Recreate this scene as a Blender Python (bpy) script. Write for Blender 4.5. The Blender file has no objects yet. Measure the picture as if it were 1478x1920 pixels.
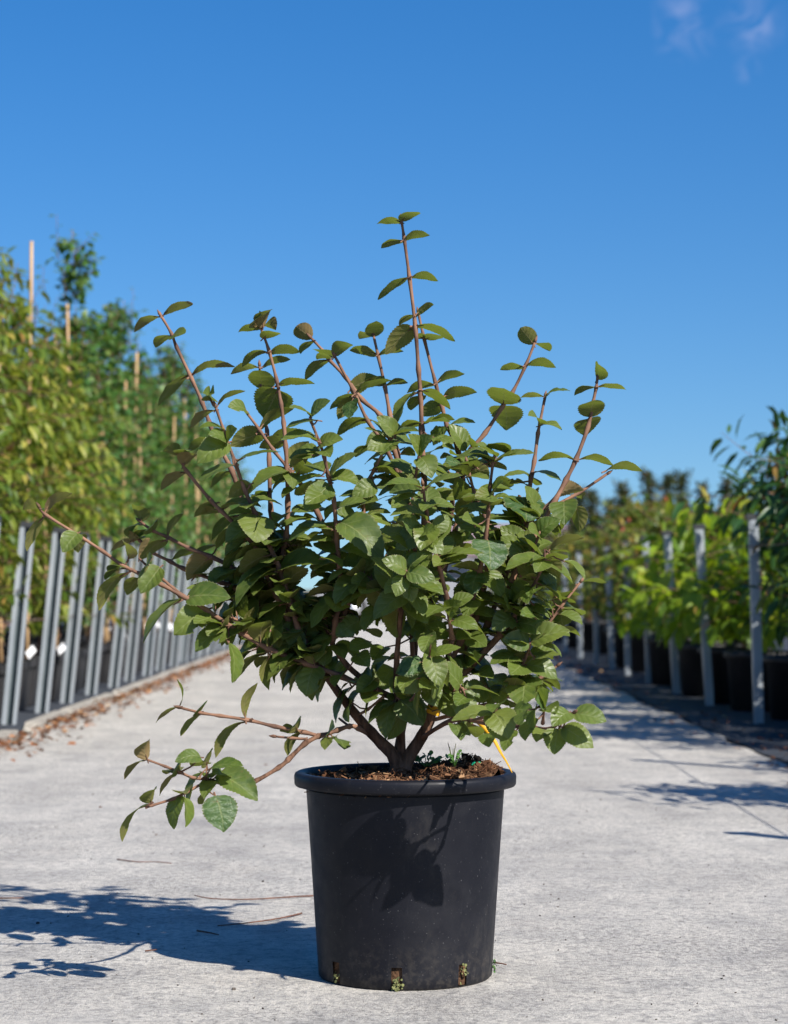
import bpy, bmesh, math, random
import numpy as np
from mathutils import Vector, Matrix, Quaternion, noise
R = math.radians
sc = bpy.context.scene
col = sc.collection
# ------------------------------------------------------------------ camera, sky, sun, exposure
F, H, CX, HY = 3950.0, 0.732, 739.0, 1105.0          # focal length in photo pixels, eye height, principal column, horizon row
cam_d = bpy.data.cameras.new('camera'); cam = bpy.data.objects.new('camera', cam_d); col.objects.link(cam)
cam.location = (0, 0, H); cam.rotation_euler = (R(90), 0, 0)
cam_d.sensor_fit = 'VERTICAL'; cam_d.sensor_height = 36.0; cam_d.lens = F/1920*36
cam_d.shift_y = (HY-960)/1920
cam_d.clip_end = 6000; cam_d.clip_start = .05
cam_d.dof.use_dof = True; cam_d.dof.focus_distance = 3.93; cam_d.dof.aperture_fstop = 6.0
sc.camera = cam
SUN_EL, AZ = R(40), R(43)                            # sun stands behind the camera's right shoulder
sdir = Vector((math.sin(AZ)*math.cos(SUN_EL), -math.cos(AZ)*math.cos(SUN_EL), math.sin(SUN_EL)))
world = bpy.data.worlds.new('World'); sc.world = world; world.use_nodes = True
wn = world.node_tree; wn.nodes.clear()
wo = wn.nodes.new('ShaderNodeOutputWorld'); bg = wn.nodes.new('ShaderNodeBackground')
sky = wn.nodes.new('ShaderNodeTexSky'); sky.sky_type = 'NISHITA'; sky.sun_disc = False
sky.sun_elevation = SUN_EL; sky.sun_rotation = math.pi - AZ
sky.altitude = 2000; sky.air_density = 1.6; sky.dust_density = 2.5; sky.ozone_density = 6.0
bg.inputs['Strength'].default_value = 0.079
wn.links.new(bg.outputs[0], wo.inputs[0])
# faint cirrus wisps
tc = wn.nodes.new('ShaderNodeTexCoord')
def wmath(op, a, b=None, **k):
    n = wn.nodes.new('ShaderNodeMath'); n.operation = op
    for i, v in enumerate((a, b)):
        if v is None: continue
        if isinstance(v, (int, float)): n.inputs[i].default_value = v
        else: wn.links.new(v, n.inputs[i])
    n.use_clamp = k.get('clamp', False)
    return n.outputs[0]
def wisp(px, py, rad):
    v = Vector(((px-CX)/F, 1, (HY-py)/F)).normalized()
    d = wn.nodes.new('ShaderNodeVectorMath'); d.operation = 'DISTANCE'
    nz = wn.nodes.new('ShaderNodeTexNoise'); nz.inputs['Scale'].default_value = 60; nz.inputs['Detail'].default_value = 6; nz.inputs['Distortion'].default_value = 1.2
    wn.links.new(tc.outputs['Generated'], nz.inputs['Vector'])
    wn.links.new(tc.outputs['Generated'], d.inputs[0]); d.inputs[1].default_value = v
    m = wmath('SUBTRACT', 1.0, wmath('DIVIDE', d.outputs['Value'], rad), clamp=True)
    return wmath('MULTIPLY', wmath('POWER', m, 1.3), wmath('MULTIPLY', wmath('SUBTRACT', nz.outputs[0], .43, clamp=True), 1.15, clamp=True))
cl = wmath('ADD', wisp(1285, 45, .02), wmath('ADD', wisp(1415, 42, .018), wisp(1402, 132, .008)), clamp=True)
mx = wn.nodes.new('ShaderNodeMix'); mx.data_type = 'RGBA'
hs = wn.nodes.new('ShaderNodeHueSaturation'); hs.inputs['Saturation'].default_value = 1.32; hs.inputs['Hue'].default_value = .508
va = wn.nodes.new('ShaderNodeVectorMath'); va.operation = 'ADD'; va.inputs[1].default_value = (0, 0, .08); wn.links.new(tc.outputs['Generated'], va.inputs[0])
vn = wn.nodes.new('ShaderNodeVectorMath'); vn.operation = 'NORMALIZE'; wn.links.new(va.outputs[0], vn.inputs[0]); wn.links.new(vn.outputs[0], sky.inputs[0])
wn.links.new(sky.outputs[0], hs.inputs['Color'])
wn.links.new(cl, mx.inputs[0]); wn.links.new(hs.outputs[0], mx.inputs[6]); mx.inputs[7].default_value = (5.2, 5.4, 7.6, 1)
wn.links.new(mx.outputs[2], bg.inputs['Color'])
sl = bpy.data.lights.new('sun', 'SUN'); sun = bpy.data.objects.new('sun', sl); col.objects.link(sun)
sl.energy = 5.0; sl.angle = R(.53); sl.color = (1, .955, .89)
sun.rotation_euler = sdir.to_track_quat('Z', 'Y').to_euler(); sun.location = sdir*30
sc.view_settings.view_transform = 'Standard'; sc.view_settings.look = 'None'; sc.view_settings.gamma = 1
sc.view_settings.exposure = 0.75
sc.cycles.max_bounces = 8; sc.cycles.transparent_max_bounces = 8

# ------------------------------------------------------------------ helpers
def P(px, py, d): return Vector(((px-CX)*d/F, d, H-(py-HY)*d/F))          # a point seen at photo pixel (px, py) at distance d
def G(px, py): return P(px, py, H*F/(py-HY))                              # the ground point at that pixel
def tag(o, label=None, cat=None, group=None, kind=None):
    for k, v in (('label', label), ('category', cat), ('group', group), ('kind', kind)):
        if v: o[k] = v
    return o
def empty(name, loc=(0, 0, 0), rz=0):
    o = bpy.data.objects.new(name, None); col.objects.link(o); o.location = loc; o.rotation_euler = (0, 0, rz)
    o.empty_display_size = .1
    return o
def obj(name, me, parent=None):
    o = bpy.data.objects.new(name, me); col.objects.link(o)
    if parent: o.parent = parent
    return o
def copy_tree(o, parent=None):
    c = o.copy(); col.objects.link(c); c.parent = parent
    for ch in o.children: copy_tree(ch, c)
    return c
class MB:
    def __init__(s): s.v = []; s.f = []; s.m = []; s.sm = []
    def add(s, v, f, m=0, smooth=True):
        b = len(s.v); s.v += [tuple(x) for x in v]; s.f += [tuple(i+b for i in q) for q in f]
        s.m += [m]*len(f); s.sm += [smooth]*len(f); return b
    def box(s, c, e, m=0, rot=None, taper=1.0):
        v = []
        for z in (-1, 1):
            for x, y in ((-1, -1), (1, -1), (1, 1), (-1, 1)):
                k = taper if z > 0 else 1
                p = Vector((x*e[0]/2*k, y*e[1]/2*k, z*e[2]/2))
                v.append((rot @ p if rot else p)+Vector(c))
        s.add(v, [(3, 2, 1, 0), (4, 5, 6, 7), (0, 1, 5, 4), (1, 2, 6, 5), (2, 3, 7, 6), (3, 0, 4, 7)], m, False)
    def tube(s, pts, rad, n=7, m=0, cap=True, smooth=True):
        pts = [Vector(p) for p in pts]; v = []; f = []
        ref = Vector((.13, .97, .2)).normalized()
        for i, p in enumerate(pts):
            t = (pts[min(i+1, len(pts)-1)]-pts[max(i-1, 0)])
            t = t.normalized() if t.length > 1e-9 else Vector((0, 0, 1))
            a = (ref-t*ref.dot(t))
            if a.length < 1e-3: a = t.orthogonal()
            a.normalize(); b = t.cross(a)
            r = rad[i] if hasattr(rad, '__len__') else rad
            for k in range(n):
                an = 2*math.pi*k/n; v.append(p+(a*math.cos(an)+b*math.sin(an))*r)
        for i in range(len(pts)-1):
            for k in range(n):
                k2 = (k+1) % n; f.append((i*n+k, i*n+k2, (i+1)*n+k2, (i+1)*n+k))
        if cap: f += [tuple(range(n-1, -1, -1)), tuple((len(pts)-1)*n+k for k in range(n))]
        s.add(v, f, m, smooth)
    def lathe(s, prof, n=48, m=0, skip=None, c=(0, 0, 0)):
        v = []; f = []
        for r, z in prof:
            for k in range(n):
                a = 2*math.pi*k/n; v.append((c[0]+r*math.sin(a), c[1]-r*math.cos(a), c[2]+z))
        for i in range(len(prof)-1):
            for k in range(n):
                if skip and skip(i, k): continue
                k2 = (k+1) % n; f.append((i*n+k, i*n+k2, (i+1)*n+k2, (i+1)*n+k))
        s.add(v, f, m, True)
    def mesh(s, name, mats):
        me = bpy.data.meshes.new(name); me.from_pydata(s.v, [], s.f)
        for m in (mats if isinstance(mats, (list, tuple)) else [mats]): me.materials.append(m)
        me.polygons.foreach_set('material_index', s.m); me.polygons.foreach_set('use_smooth', s.sm); me.update()
        return me
    def build(s, name, mats, parent=None): return obj(name, s.mesh(name, mats), parent)

# ------------------------------------------------------------------ materials
class Mat:
    def __init__(s, name, rough=.7, spec=.4):
        s.m = bpy.data.materials.new(name); s.m.use_nodes = True; s.t = s.m.node_tree; s.n = s.t.nodes
        s.b = s.n['Principled BSDF']; s.out = s.n['Material Output']
        s.b.inputs['Roughness'].default_value = rough; s.b.inputs['Specular IOR Level'].default_value = spec
    def node(s, t, **k):
        n = s.n.new(t)
        for a, v in k.items(): setattr(n, a, v)
        return n
    def link(s, a, b): s.t.links.new(a, b)
    def coord(s, kind='Object', scale=(1, 1, 1)):
        n = s.node('ShaderNodeTexCoord'); mp = s.node('ShaderNodeMapping'); s.link(n.outputs[kind], mp.inputs[0])
        mp.inputs['Scale'].default_value = scale; return mp.outputs[0]
    def noise(s, vec, scale, detail=4, rough=.55):
        n = s.node('ShaderNodeTexNoise'); s.link(vec, n.inputs['Vector'])
        n.inputs['Scale'].default_value = scale; n.inputs['Detail'].default_value = detail; n.inputs['Roughness'].default_value = rough
        return n.outputs[0]
    def ramp(s, fac, stops):
        n = s.node('ShaderNodeValToRGB'); s.link(fac, n.inputs[0]); e = n.color_ramp.elements
        while len(e) < len(stops): e.new(.5)
        for q, (p, c) in zip(e, stops):
            q.position = p; q.color = (c, c, c, 1) if isinstance(c, (int, float)) else (*c, 1)
        return n.outputs[0]
    def mix(s, fac, a, b, mode='MIX'):
        n = s.node('ShaderNodeMix', data_type='RGBA', blend_type=mode)
        for i, v in ((0, fac), (6, a), (7, b)):
            if isinstance(v, (int, float)): n.inputs[i].default_value = v
            elif isinstance(v, tuple): n.inputs[i].default_value = (*v, 1)
            else: s.link(v, n.inputs[i])
        return n.outputs[2]
    def math(s, op, a, b=None, clamp=False):
        n = s.node('ShaderNodeMath', operation=op, use_clamp=clamp)
        for i, v in enumerate((a, b)):
            if v is None: continue
            if isinstance(v, (int, float)): n.inputs[i].default_value = v
            else: s.link(v, n.inputs[i])
        return n.outputs[0]
    def color(s, c):
        if isinstance(c, tuple): s.b.inputs['Base Color'].default_value = (*c, 1)
        else: s.link(c, s.b.inputs['Base Color'])
    def bump(s, h, strength=.3, dist=.01):
        n = s.node('ShaderNodeBump'); n.inputs['Strength'].default_value = strength; n.inputs['Distance'].default_value = dist
        s.link(h, n.inputs['Height']); s.link(n.outputs[0], s.b.inputs['Normal'])
    def translucent(s, c, fac):
        tr = s.node('ShaderNodeBsdfTranslucent')
        if isinstance(c, tuple): tr.inputs[0].default_value = (*c, 1)
        else: s.link(c, tr.inputs[0])
        mx = s.node('ShaderNodeMixShader')
        if isinstance(fac, (int, float)): mx.inputs[0].default_value = fac
        else: s.link(fac, mx.inputs[0])
        s.link(s.b.outputs[0], mx.inputs[1]); s.link(tr.outputs[0], mx.inputs[2]); s.link(mx.outputs[0], s.out.inputs[0])

def noisy(name, c1, c2, scale, rough=.7, spec=.35, bump=0, bdist=.005, stretch=(1, 1, 1), metal=0):
    m = Mat(name, rough, spec); v = m.coord('Object', stretch); n = m.noise(v, scale, 5)
    m.color(m.ramp(n, [(.3, c1), (.7, c2)])); m.b.inputs['Metallic'].default_value = metal
    if bump: m.bump(n, bump, bdist)
    return m.m

def concrete_mat():
    m = Mat('weathered_concrete', .85, .25); v = m.coord('Object')
    fine = m.noise(v, 210, 4, .7); grain = m.noise(v, 75, 5, .75); big = m.noise(v, .9, 5, .6); mid = m.noise(v, 5.5, 6, .68)
    base = m.ramp(big, [(.3, (.52, .485, .425)), (.7, (.645, .605, .53))])
    st1 = m.noise(m.coord('Object', (1.6, .28, 1)), 1.4, 6, .68); base = m.mix(m.ramp(st1, [(.44, 0.), (.68, .5)]), base, (.31, .285, .25))
    st2 = m.noise(m.coord('Object', (1, .8, 1)), 2.6, 7, .75); base = m.mix(m.ramp(st2, [(.52, 0.), (.68, .6)]), base, (.26, .245, .23))
    st3 = m.noise(v, 1.7, 5, .6); base = m.mix(m.ramp(st3, [(.58, 0.), (.75, .35)]), base, (.46, .4, .33))
    base = m.mix(m.ramp(mid, [(.36, .4), (.56, 0.0)]), base, (.24, .235, .23), 'MIX')
    blot = m.noise(v, 34, 4, .7); base = m.mix(m.ramp(blot, [(.36, .65), (.52, 0.)]), base, (.24, .232, .22))
    patch = m.ramp(m.noise(v, 1.3, 4, .6), [(.35, .25), (.62, 1.)])
    base = m.mix(m.math('MULTIPLY', patch, m.ramp(grain, [(.38, .85), (.52, .0)])), base, (.16, .15, .14))
    base = m.mix(m.ramp(grain, [(.58, .0), (.72, .6)]), base, (.72, .69, .63))
    pits = m.ramp(fine, [(.34, .9), (.41, 0.0)])
    base = m.mix(pits, base, (.06, .058, .06))
    m.color(base)
    h = m.math('ADD', m.math('MULTIPLY', grain, 1.0), m.math('MULTIPLY', fine, .5)); m.bump(h, 1.0, .007)
    return m.m
M_conc = concrete_mat()
M_mat = noisy('black_weed_mat', (.022, .026, .033), (.05, .056, .068), 9, .75, .3, .3, .004)
M_earth = noisy('dry_earth', (.09, .075, .05), (.15, .13, .08), 3, .95, .1, .4, .02)
M_kerb = noisy('kerb_concrete', (.22, .2, .17), (.4, .37, .32), 25, .9, .2, .4, .004)
M_galv = noisy('galvanised_steel', (.28, .31, .33), (.44, .47, .49), 14, .42, .5, 0, 0, (1, 1, .2), .35)
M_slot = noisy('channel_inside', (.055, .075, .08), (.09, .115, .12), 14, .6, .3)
M_cap = noisy('dark_cap', (.015, .017, .02), (.04, .042, .045), 30, .6, .3)
M_cane = noisy('bamboo_cane', (.34, .2, .09), (.56, .38, .2), 7, .55, .3, 0, 0, (4, 4, 1))
M_tub = noisy('black_plastic_tub', (.012, .012, .013), (.026, .025, .026), 6, .55, .35)
M_white = noisy('white_label_plastic', (.7, .7, .7), (.82, .82, .82), 20, .5, .4)
M_wire = noisy('rusty_wire', (.12, .07, .05), (.2, .15, .12), 40, .7, .3)

def pot_mat():
    m = Mat('charcoal_pot_plastic', .5, .24); v = m.coord('Object')
    n = m.noise(v, 5, 5); base = m.ramp(n, [(.3, (.0042, .0045, .0072)), (.7, (.0068, .0072, .011))])
    sp = m.noise(v, 260, 2, .4); base = m.mix(m.ramp(sp, [(.7, 0), (.76, .4)]), base, (.14, .135, .13))
    scr = m.noise(m.coord('Object', (30, 30, 1.2)), 3, 4, .7); base = m.mix(m.ramp(scr, [(.62, 0), (.8, .18)]), base, (.07, .068, .07))
    sm = m.noise(m.coord('Object', (1, 1, .6)), 9, 7, .75); base = m.mix(m.ramp(sm, [(.56, 0), (.72, .22)]), base, (.075, .066, .055))
    sep = m.node('ShaderNodeSeparateXYZ'); m.link(v, sep.inputs[0])
    d1 = m.ramp(sep.outputs[2], [(0, 1), (.1, 0)]); d2 = m.ramp(m.noise(v, 70, 6, .7), [(.47, 0), (.62, 1)])
    base = m.mix(m.math('MULTIPLY', m.math('MULTIPLY', d1, d2), .22), base, (.13, .11, .085))
    dust = m.ramp(m.noise(v, 3.2, 5, .7), [(.5, 0), (.75, .12)]); base = m.mix(dust, base, (.09, .085, .08))
    m.color(base); m.link(m.ramp(m.noise(v, 25, 4), [(.3, .42), (.7, .6)]), m.b.inputs['Roughness'])
    m.bump(m.noise(v, 500, 3), .12, .001)
    return m.m
M_pot = pot_mat()
M_soil = noisy('bark_soil', (.02, .012, .008), (.16, .085, .045), 60, .95, .1, .9, .01)
def fibre_mat():
    m = Mat('bark_fibre', .9, .15); oi = m.node('ShaderNodeAttribute', attribute_name='rnd')
    m.color(m.ramp(oi.outputs['Fac'], [(0, (.02, .01, .006)), (.55, (.1, .045, .022)), (.88, (.2, .1, .05)), (1, (.34, .21, .11))])); return m.m
M_fibre = fibre_mat()
M_stem = noisy('young_brown_stem', (.075, .04, .028), (.27, .145, .09), 22, .75, .2, .6, .003, (1, 1, 1))
M_bark = noisy('shrub_bark', (.045, .024, .016), (.2, .11, .07), 70, .9, .1, 1.0, .012, (1, 1, .22))
M_yellow = noisy('yellow_strap', (.56, .27, .005), (.66, .34, .01), 30, .5, .4)
M_ink = noisy('black_print', (.02, .02, .02), (.04, .04, .04), 30, .6, .3)
M_greenp = noisy('green_plastic', (.0, .22, .09), (.01, .3, .12), 30, .4, .5)
M_twig = noisy('dry_twig', (.07, .032, .022), (.2, .095, .06), 40, .8, .2)
M_grit = noisy('dark_grit', (.03, .028, .026), (.13, .11, .09), 30, .9, .2)

def hero_leaf(name, top1, top2, un1, un2, bumpy=1.0):
    m = Mat(name, .45, .4)
    uv = m.node('ShaderNodeUVMap', uv_map='leaf'); sep = m.node('ShaderNodeSeparateXYZ'); m.link(uv.outputs[0], sep.inputs[0])
    u = m.math('ABSOLUTE', m.math('MULTIPLY', m.math('SUBTRACT', sep.outputs[0], .5), 2)); v = sep.outputs[1]
    mid = m.math('SUBTRACT', 1, m.math('DIVIDE', u, .06), True)
    ph = m.math('SUBTRACT', m.math('MULTIPLY', v, 5.2), m.math('MULTIPLY', m.math('POWER', u, .8), 1.5))
    fr = m.math('ABSOLUTE', m.math('SUBTRACT', m.math('FRACT', ph), .5))       # 0 on a lateral vein
    lat = m.math('SUBTRACT', 1, m.math('DIVIDE', fr, .07), True)
    lat = m.math('MULTIPLY', lat, m.math('SUBTRACT', 1.05, u, True))
    vein = m.math('MAXIMUM', mid, m.math('MULTIPLY', lat, .75))
    oi = m.node('ShaderNodeObjectInfo'); ob = m.coord('Object'); 
    rnd = m.math('FRACT', m.math('ADD', oi.outputs['Random'], 0.0))
    nz = m.noise(ob, 4.5, 5, .65)
    top = m.mix(rnd, top1, top2); r2 = m.math('FRACT', m.math('MULTIPLY', rnd, 7.31)); top = m.mix(m.ramp(r2, [(.55, 0), (1, .75)]), top, (.024, .06, .02)); top = m.mix(m.ramp(r2, [(0, .6), (.25, 0)]), top, (.13, .14, .035)); top = m.mix(m.ramp(nz, [(.35, 0), (.75, .55)]), top, tuple(min(1, c*1.55) for c in top2))
    spot = m.ramp(m.noise(ob, 9, 3, .6), [(.6, 0), (.7, .5)]); top = m.mix(spot, top, (.12, .075, .03))
    top = m.mix(m.math('MULTIPLY', vein, .6), top, (.24, .27, .1))
    und = m.mix(rnd, un1, un2); und = m.mix(m.ramp(nz, [(.35, 0), (.75, .6)]), und, (.19, .14, .07))
    und = m.mix(m.math('MULTIPLY', vein, .7), und, (.3, .26, .14))
    geo = m.node('ShaderNodeNewGeometry'); bf = geo.outputs['Backfacing']
    edge = m.ramp(u, [(.9, 0), (1.0, .5)])
    c = m.mix(bf, top, und); c = m.mix(edge, c, (.24, .22, .1)); m.color(c)
    m.link(m.mix(bf, m.ramp(m.noise(ob, 6, 3), [(.3, .37), (.7, .56)]), (.88, .88, .88)), m.b.inputs['Roughness'])
    m.link(m.math('SUBTRACT', .4, m.math('MULTIPLY', bf, .32)), m.b.inputs['Specular IOR Level'])
    hgt = m.math('SUBTRACT', m.math('MULTIPLY', fr, 1.4), m.math('MULTIPLY', vein, .5))
    hgt = m.math('ADD', hgt, m.math('MULTIPLY', m.noise(ob, 14, 3), .5*bumpy))
    m.bump(hgt, .4, .002)
    m.translucent(m.mix(m.math('MULTIPLY', vein, .5), (.26, .34, .04), (.14, .19, .03)), .3)
    return m.m
M_leaf = hero_leaf('shrub_leaf', (.042, .08, .012), (.105, .135, .023), (.12, .135, .03), (.17, .165, .045))
M_young = hero_leaf('young_bronze_leaf', (.1, .1, .04), (.13, .12, .05), (.2, .13, .06), (.26, .17, .085))
M_crumple = hero_leaf('puckered_leaf', (.036, .08, .02), (.055, .1, .026), (.1, .115, .05), (.12, .13, .06), 4.0)

def far_leaf(name, stops, trans=(.16, .28, .03), tf=.3, rough=.42):
    m = Mat(name, rough, .25); a = m.node('ShaderNodeAttribute', attribute_name='rnd')
    m.color(m.ramp(a.outputs['Fac'], stops)); m.translucent(trans, tf); return m.m
M_fA = far_leaf('drooping_leaf', [(0, (.035, .075, .01)), (.45, (.09, .14, .018)), (.8, (.2, .23, .03)), (.93, (.34, .31, .06)), (1, (.25, .11, .04))], (.33, .4, .03), .3)
M_fB = far_leaf('birch_leaf', [(0, (.026, .08, .018)), (.6, (.065, .15, .034)), (.92, (.13, .21, .05)), (1, (.2, .2, .05))], (.2, .34, .04), .32)
M_fC = far_leaf('laurel_leaf', [(0, (.018, .055, .018)), (.6, (.035, .09, .025)), (.93, (.07, .13, .035)), (1, (.3, .12, .04))], (.1, .22, .03), .25, .35)
M_fD = far_leaf('lime_leaf', [(0, (.05, .11, .012)), (.4, (.13, .22, .018)), (.75, (.24, .34, .025)), (.93, (.34, .4, .03)), (1, (.3, .18, .06))], (.4, .54, .02), .4)
M_fE = far_leaf('mixed_leaf', [(0, (.035, .08, .015)), (.5, (.09, .13, .02)), (.85, (.2, .2, .03)), (.95, (.25, .13, .03)), (1, (.25, .03, .03))], (.25, .3, .03))
M_fF = far_leaf('conifer_spray', [(0, (.03, .055, .028)), (.6, (.06, .09, .04)), (.9, (.11, .11, .045)), (1, (.16, .1, .05))], (.12, .16, .04), .25)
M_dry = far_leaf('dry_fallen_leaf', [(0, (.07, .03, .015)), (.5, (.17, .07, .03)), (.85, (.32, .12, .04)), (1, (.42, .28, .14))], (.2, .08, .02), .15, .8)

# ------------------------------------------------------------------ the setting
def sheet(name, x0, x1, y0, y1, z, mat, nx=1, ny=1):
    v = [(x0+(x1-x0)*i/nx, y0+(y1-y0)*j/ny, z) for j in range(ny+1) for i in range(nx+1)]
    f = [(j*(nx+1)+i, j*(nx+1)+i+1, (j+1)*(nx+1)+i+1, (j+1)*(nx+1)+i) for j in range(ny) for i in range(nx)]
    b = MB(); b.add(v, f); o = b.build(name, mat); o['kind'] = 'structure'; return o
sheet('ground', -2000, 2000, -300, 4000, -.05, M_earth)
XL, XR = -1.82, 1.62
def ragged(name, xa, xb, fa, fb, y0, y1, z, mat, th=.05):
    n = int((y1-y0)/.12); v = []; f = []
    for i in range(n+1):
        y = y0+(y1-y0)*i/n
        a = xa+fa*noise.noise((y*1.9, xa, 0)); b = xb+fb*noise.noise((y*1.9, xb, 3))
        v += [(a, y, z), (b, y, z), (a, y, z-th), (b, y, z-th)]
    for i in range(n):
        p, q = i*4, i*4+4
        f += [(p, p+1, q+1, q), (p+2, p, q, q+2), (p+1, p+3, q+3, q+1)]
    b = MB(); b.add(v, f, 0, False); o = b.build(name, mat); o['kind'] = 'structure'; return o
ragged('concrete_path', XL-.02, XR, .02, .05, -2.5, 75, 0, M_conc)
ragged('weed_mat_strip', -8.5, XL-.13, 0, .03, -2, 60, .006, M_mat)
ragged('weed_mat_strip', XR+.03, 9, .05, 0, -2, 60, -.004, M_mat)
random.seed(4)
y = 4.0
while y < 26:                                        # broken concrete edging pieces of the path's kerb
    ln = random.uniform(.5, 1.3); b = MB()
    w = random.uniform(.07, .1); x = XL-.085+random.uniform(-.012, .012)
    b.box((x, y+ln/2, .008), (w, ln-.03, .05), 0, Matrix.Rotation(random.uniform(-.015, .015), 3, 'Z'), .9)
    o = b.build('kerb', M_kerb); o['kind'] = 'structure'
    y += ln+(random.uniform(.2, .5) if random.random() < .3 else 0)

# ------------------------------------------------------------------ foliage for the background plants
LEAF_T = np.array([(0, 0, 0), (.3, -.5, .06), (.3, .5, .06), (.34, 0, 0), (.7, -.36, .03), (.7, .36, .03), (.72, 0, -.03), (1, 0, -.14)])
LEAF_F = [(0, 1, 3), (0, 3, 2), (1, 4, 6, 3), (3, 6, 5, 2), (4, 7, 6), (6, 7, 5)]
def leaf_cloud(name, pos, dirs, nrm, L, W, rnd, mat):
    """many small bent leaves joined in one mesh; rnd drives each leaf's own hue"""
    pos, dirs, nrm = map(np.asarray, (pos, dirs, nrm)); n = len(pos)
    d = dirs/np.linalg.norm(dirs, axis=1, keepdims=True)
    nn = nrm-d*(nrm*d).sum(1, keepdims=True); nn /= np.linalg.norm(nn, axis=1, keepdims=True)+1e-9
    s = np.cross(nn, d)
    V = (pos[:, None, :]+d[:, None, :]*(LEAF_T[None, :, 0:1]*L[:, None, None])+s[:, None, :]*(LEAF_T[None, :, 1:2]*W[:, None, None])
         + nn[:, None, :]*(LEAF_T[None, :, 2:3]*L[:, None, None])).reshape(-1, 3)
    k = len(LEAF_T); me = bpy.data.meshes.new(name)
    loops = []; starts = []; totals = []; c = 0
    base = [i for q in LEAF_F for i in q]; tot = [len(q) for q in LEAF_F]
    lv = (np.array(base)[None, :]+(np.arange(n)*k)[:, None]).ravel()
    tt = np.tile(tot, n); st = np.concatenate([[0], np.cumsum(tt)[:-1]])
    me.vertices.add(n*k); me.vertices.foreach_set('co', V.ravel().astype(np.float32))
    me.loops.add(len(lv)); me.loops.foreach_set('vertex_index', lv.astype(np.int32))
    me.polygons.add(len(tt)); me.polygons.foreach_set('loop_start', st.astype(np.int32)); me.polygons.foreach_set('loop_total', tt.astype(np.int32))
    me.update(calc_edges=True); me.validate()
    a = me.attributes.new('rnd', 'FLOAT', 'POINT'); a.data.foreach_set('value', np.repeat(rnd, k).astype(np.float32))
    me.materials.append(mat); return me
def shoots_plant(seed, h, z0, nsh, rad, leafL, leafW, step, droop, up, mat, top=.5, cone=0.0, spires=0):
    """leader with side shoots; returns foliage mesh and stem mesh"""
    rg = random.Random(seed); pos = []; di = []; nr = []; L = []; W = []; rn = []
    st = MB(); ld = []
    wob = rg.uniform(0, 9)
    for i in range(13):
        z = .15+(h-.15)*i/12; ld.append(Vector((.05*math.sin(z*2+wob), .05*math.cos(z*1.7+wob), z)))
    st.tube(ld, [max(.0028, .013*(1-i/12.5)) for i in range(13)], 5)
    lines = [(ld[int(len(ld)*.4):], .75)]
    for k in range(nsh):
        t = rg.random()**.7; z = z0+(h*.97-z0)*t
        i = min(11, int((z-.15)/(h-.15)*12)); p = ld[i].lerp(ld[i+1], .5); p.z = z
        an = rg.uniform(0, 2*math.pi); ln = rad*(1-cone*t)*rg.uniform(.5, 1.15)*(1 if t < .75 else top)
        e = rg.uniform(.1, .9)*up; q = []
        d = Vector((math.cos(an), math.sin(an), e)).normalized()
        pp = p.copy()
        for j in range(6):
            q.append(pp.copy()); pp = pp+d*(ln/5); d = (d+Vector((rg.gauss(0, .12), rg.gauss(0, .12), rg.gauss(0, .1)-droop*.12))).normalized()
        st.tube(q, [.0045-.0006*j for j in range(6)], 3, cap=False); lines.append((q, 1))
    for k in range(spires):                             # upright shoots standing clear of the crown
        an = rg.uniform(0, 6.28); r_ = rg.uniform(.05, .3); p = Vector((r_*math.cos(an), r_*math.sin(an), h*rg.uniform(.78, .95))); ln = rg.uniform(.2, .42); q = []
        for j in range(6): q.append(p+Vector((rg.gauss(0, .008)+.03*j*r_*math.cos(an), rg.gauss(0, .008)+.03*j*r_*math.sin(an), ln*j/5)))
        st.tube(q, [.004-.0005*j for j in range(6)], 3, cap=False); lines.append((q, .45))
    for q, dens in lines:
        tot = sum((q[i+1]-q[i]).length for i in range(len(q)-1)); n = max(2, int(tot/step*dens))
        for j in range(n):
            u = (j+rg.random())/n*(len(q)-1); i = min(int(u), len(q)-2); p = q[i].lerp(q[i+1], u-i); ax = (q[i+1]-q[i]).normalized()
            a = rg.uniform(0, 2*math.pi); o = ax.orthogonal().normalized(); o.rotate(Quaternion(ax, a))
            d = (o*.9+ax*.5+Vector((0, 0, -droop*rg.uniform(.3, 1.2)))).normalized()
            pos.append(p+d*leafL*.18); di.append(d)
            nr.append(Vector((rg.gauss(0, .35), rg.gauss(0, .35), 1))+o*.4)
            s = rg.uniform(.6, 1.15); L.append(leafL*s); W.append(leafW*s*rg.uniform(.8, 1.1)); rn.append(rg.random())
    return leaf_cloud('foliage', np.array(pos), np.array(di), np.array(nr), np.array(L), np.array(W), np.array(rn), mat), st
def tub_mesh():
    b = MB()
    def ring(w, z, r=.03):
        out = []
        for sx, sy in ((1, 1), (-1, 1), (-1, -1), (1, -1)):
            for k in range(3):
                a = math.atan2(sy, sx)+(k-1)*R(40)
                out.append((sx*(w/2-r)+math.cos(a)*r, sy*(w/2-r)+math.sin(a)*r, z))
        return out
    rs = [ring(.40, .006), ring(.455, .255), ring(.49, .256), ring(.492, .298), ring(.455, .299), ring(.45, .26), ring(.1, .265)]
    v = [p for q in rs for p in q]; f = []
    for i in range(len(rs)-1):
        for k in range(12): k2 = (k+1) % 12; f.append((i*12+k, i*12+k2, (i+1)*12+k2, (i+1)*12+k))
    f.append(tuple(range(6*12, 7*12)))
    b.add(v, f, 0, False)
    for i, q in enumerate(b.f):
        if i >= 60: b.m[i] = 1
    return b.mesh('tub', [M_tub, M_soil])
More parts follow.
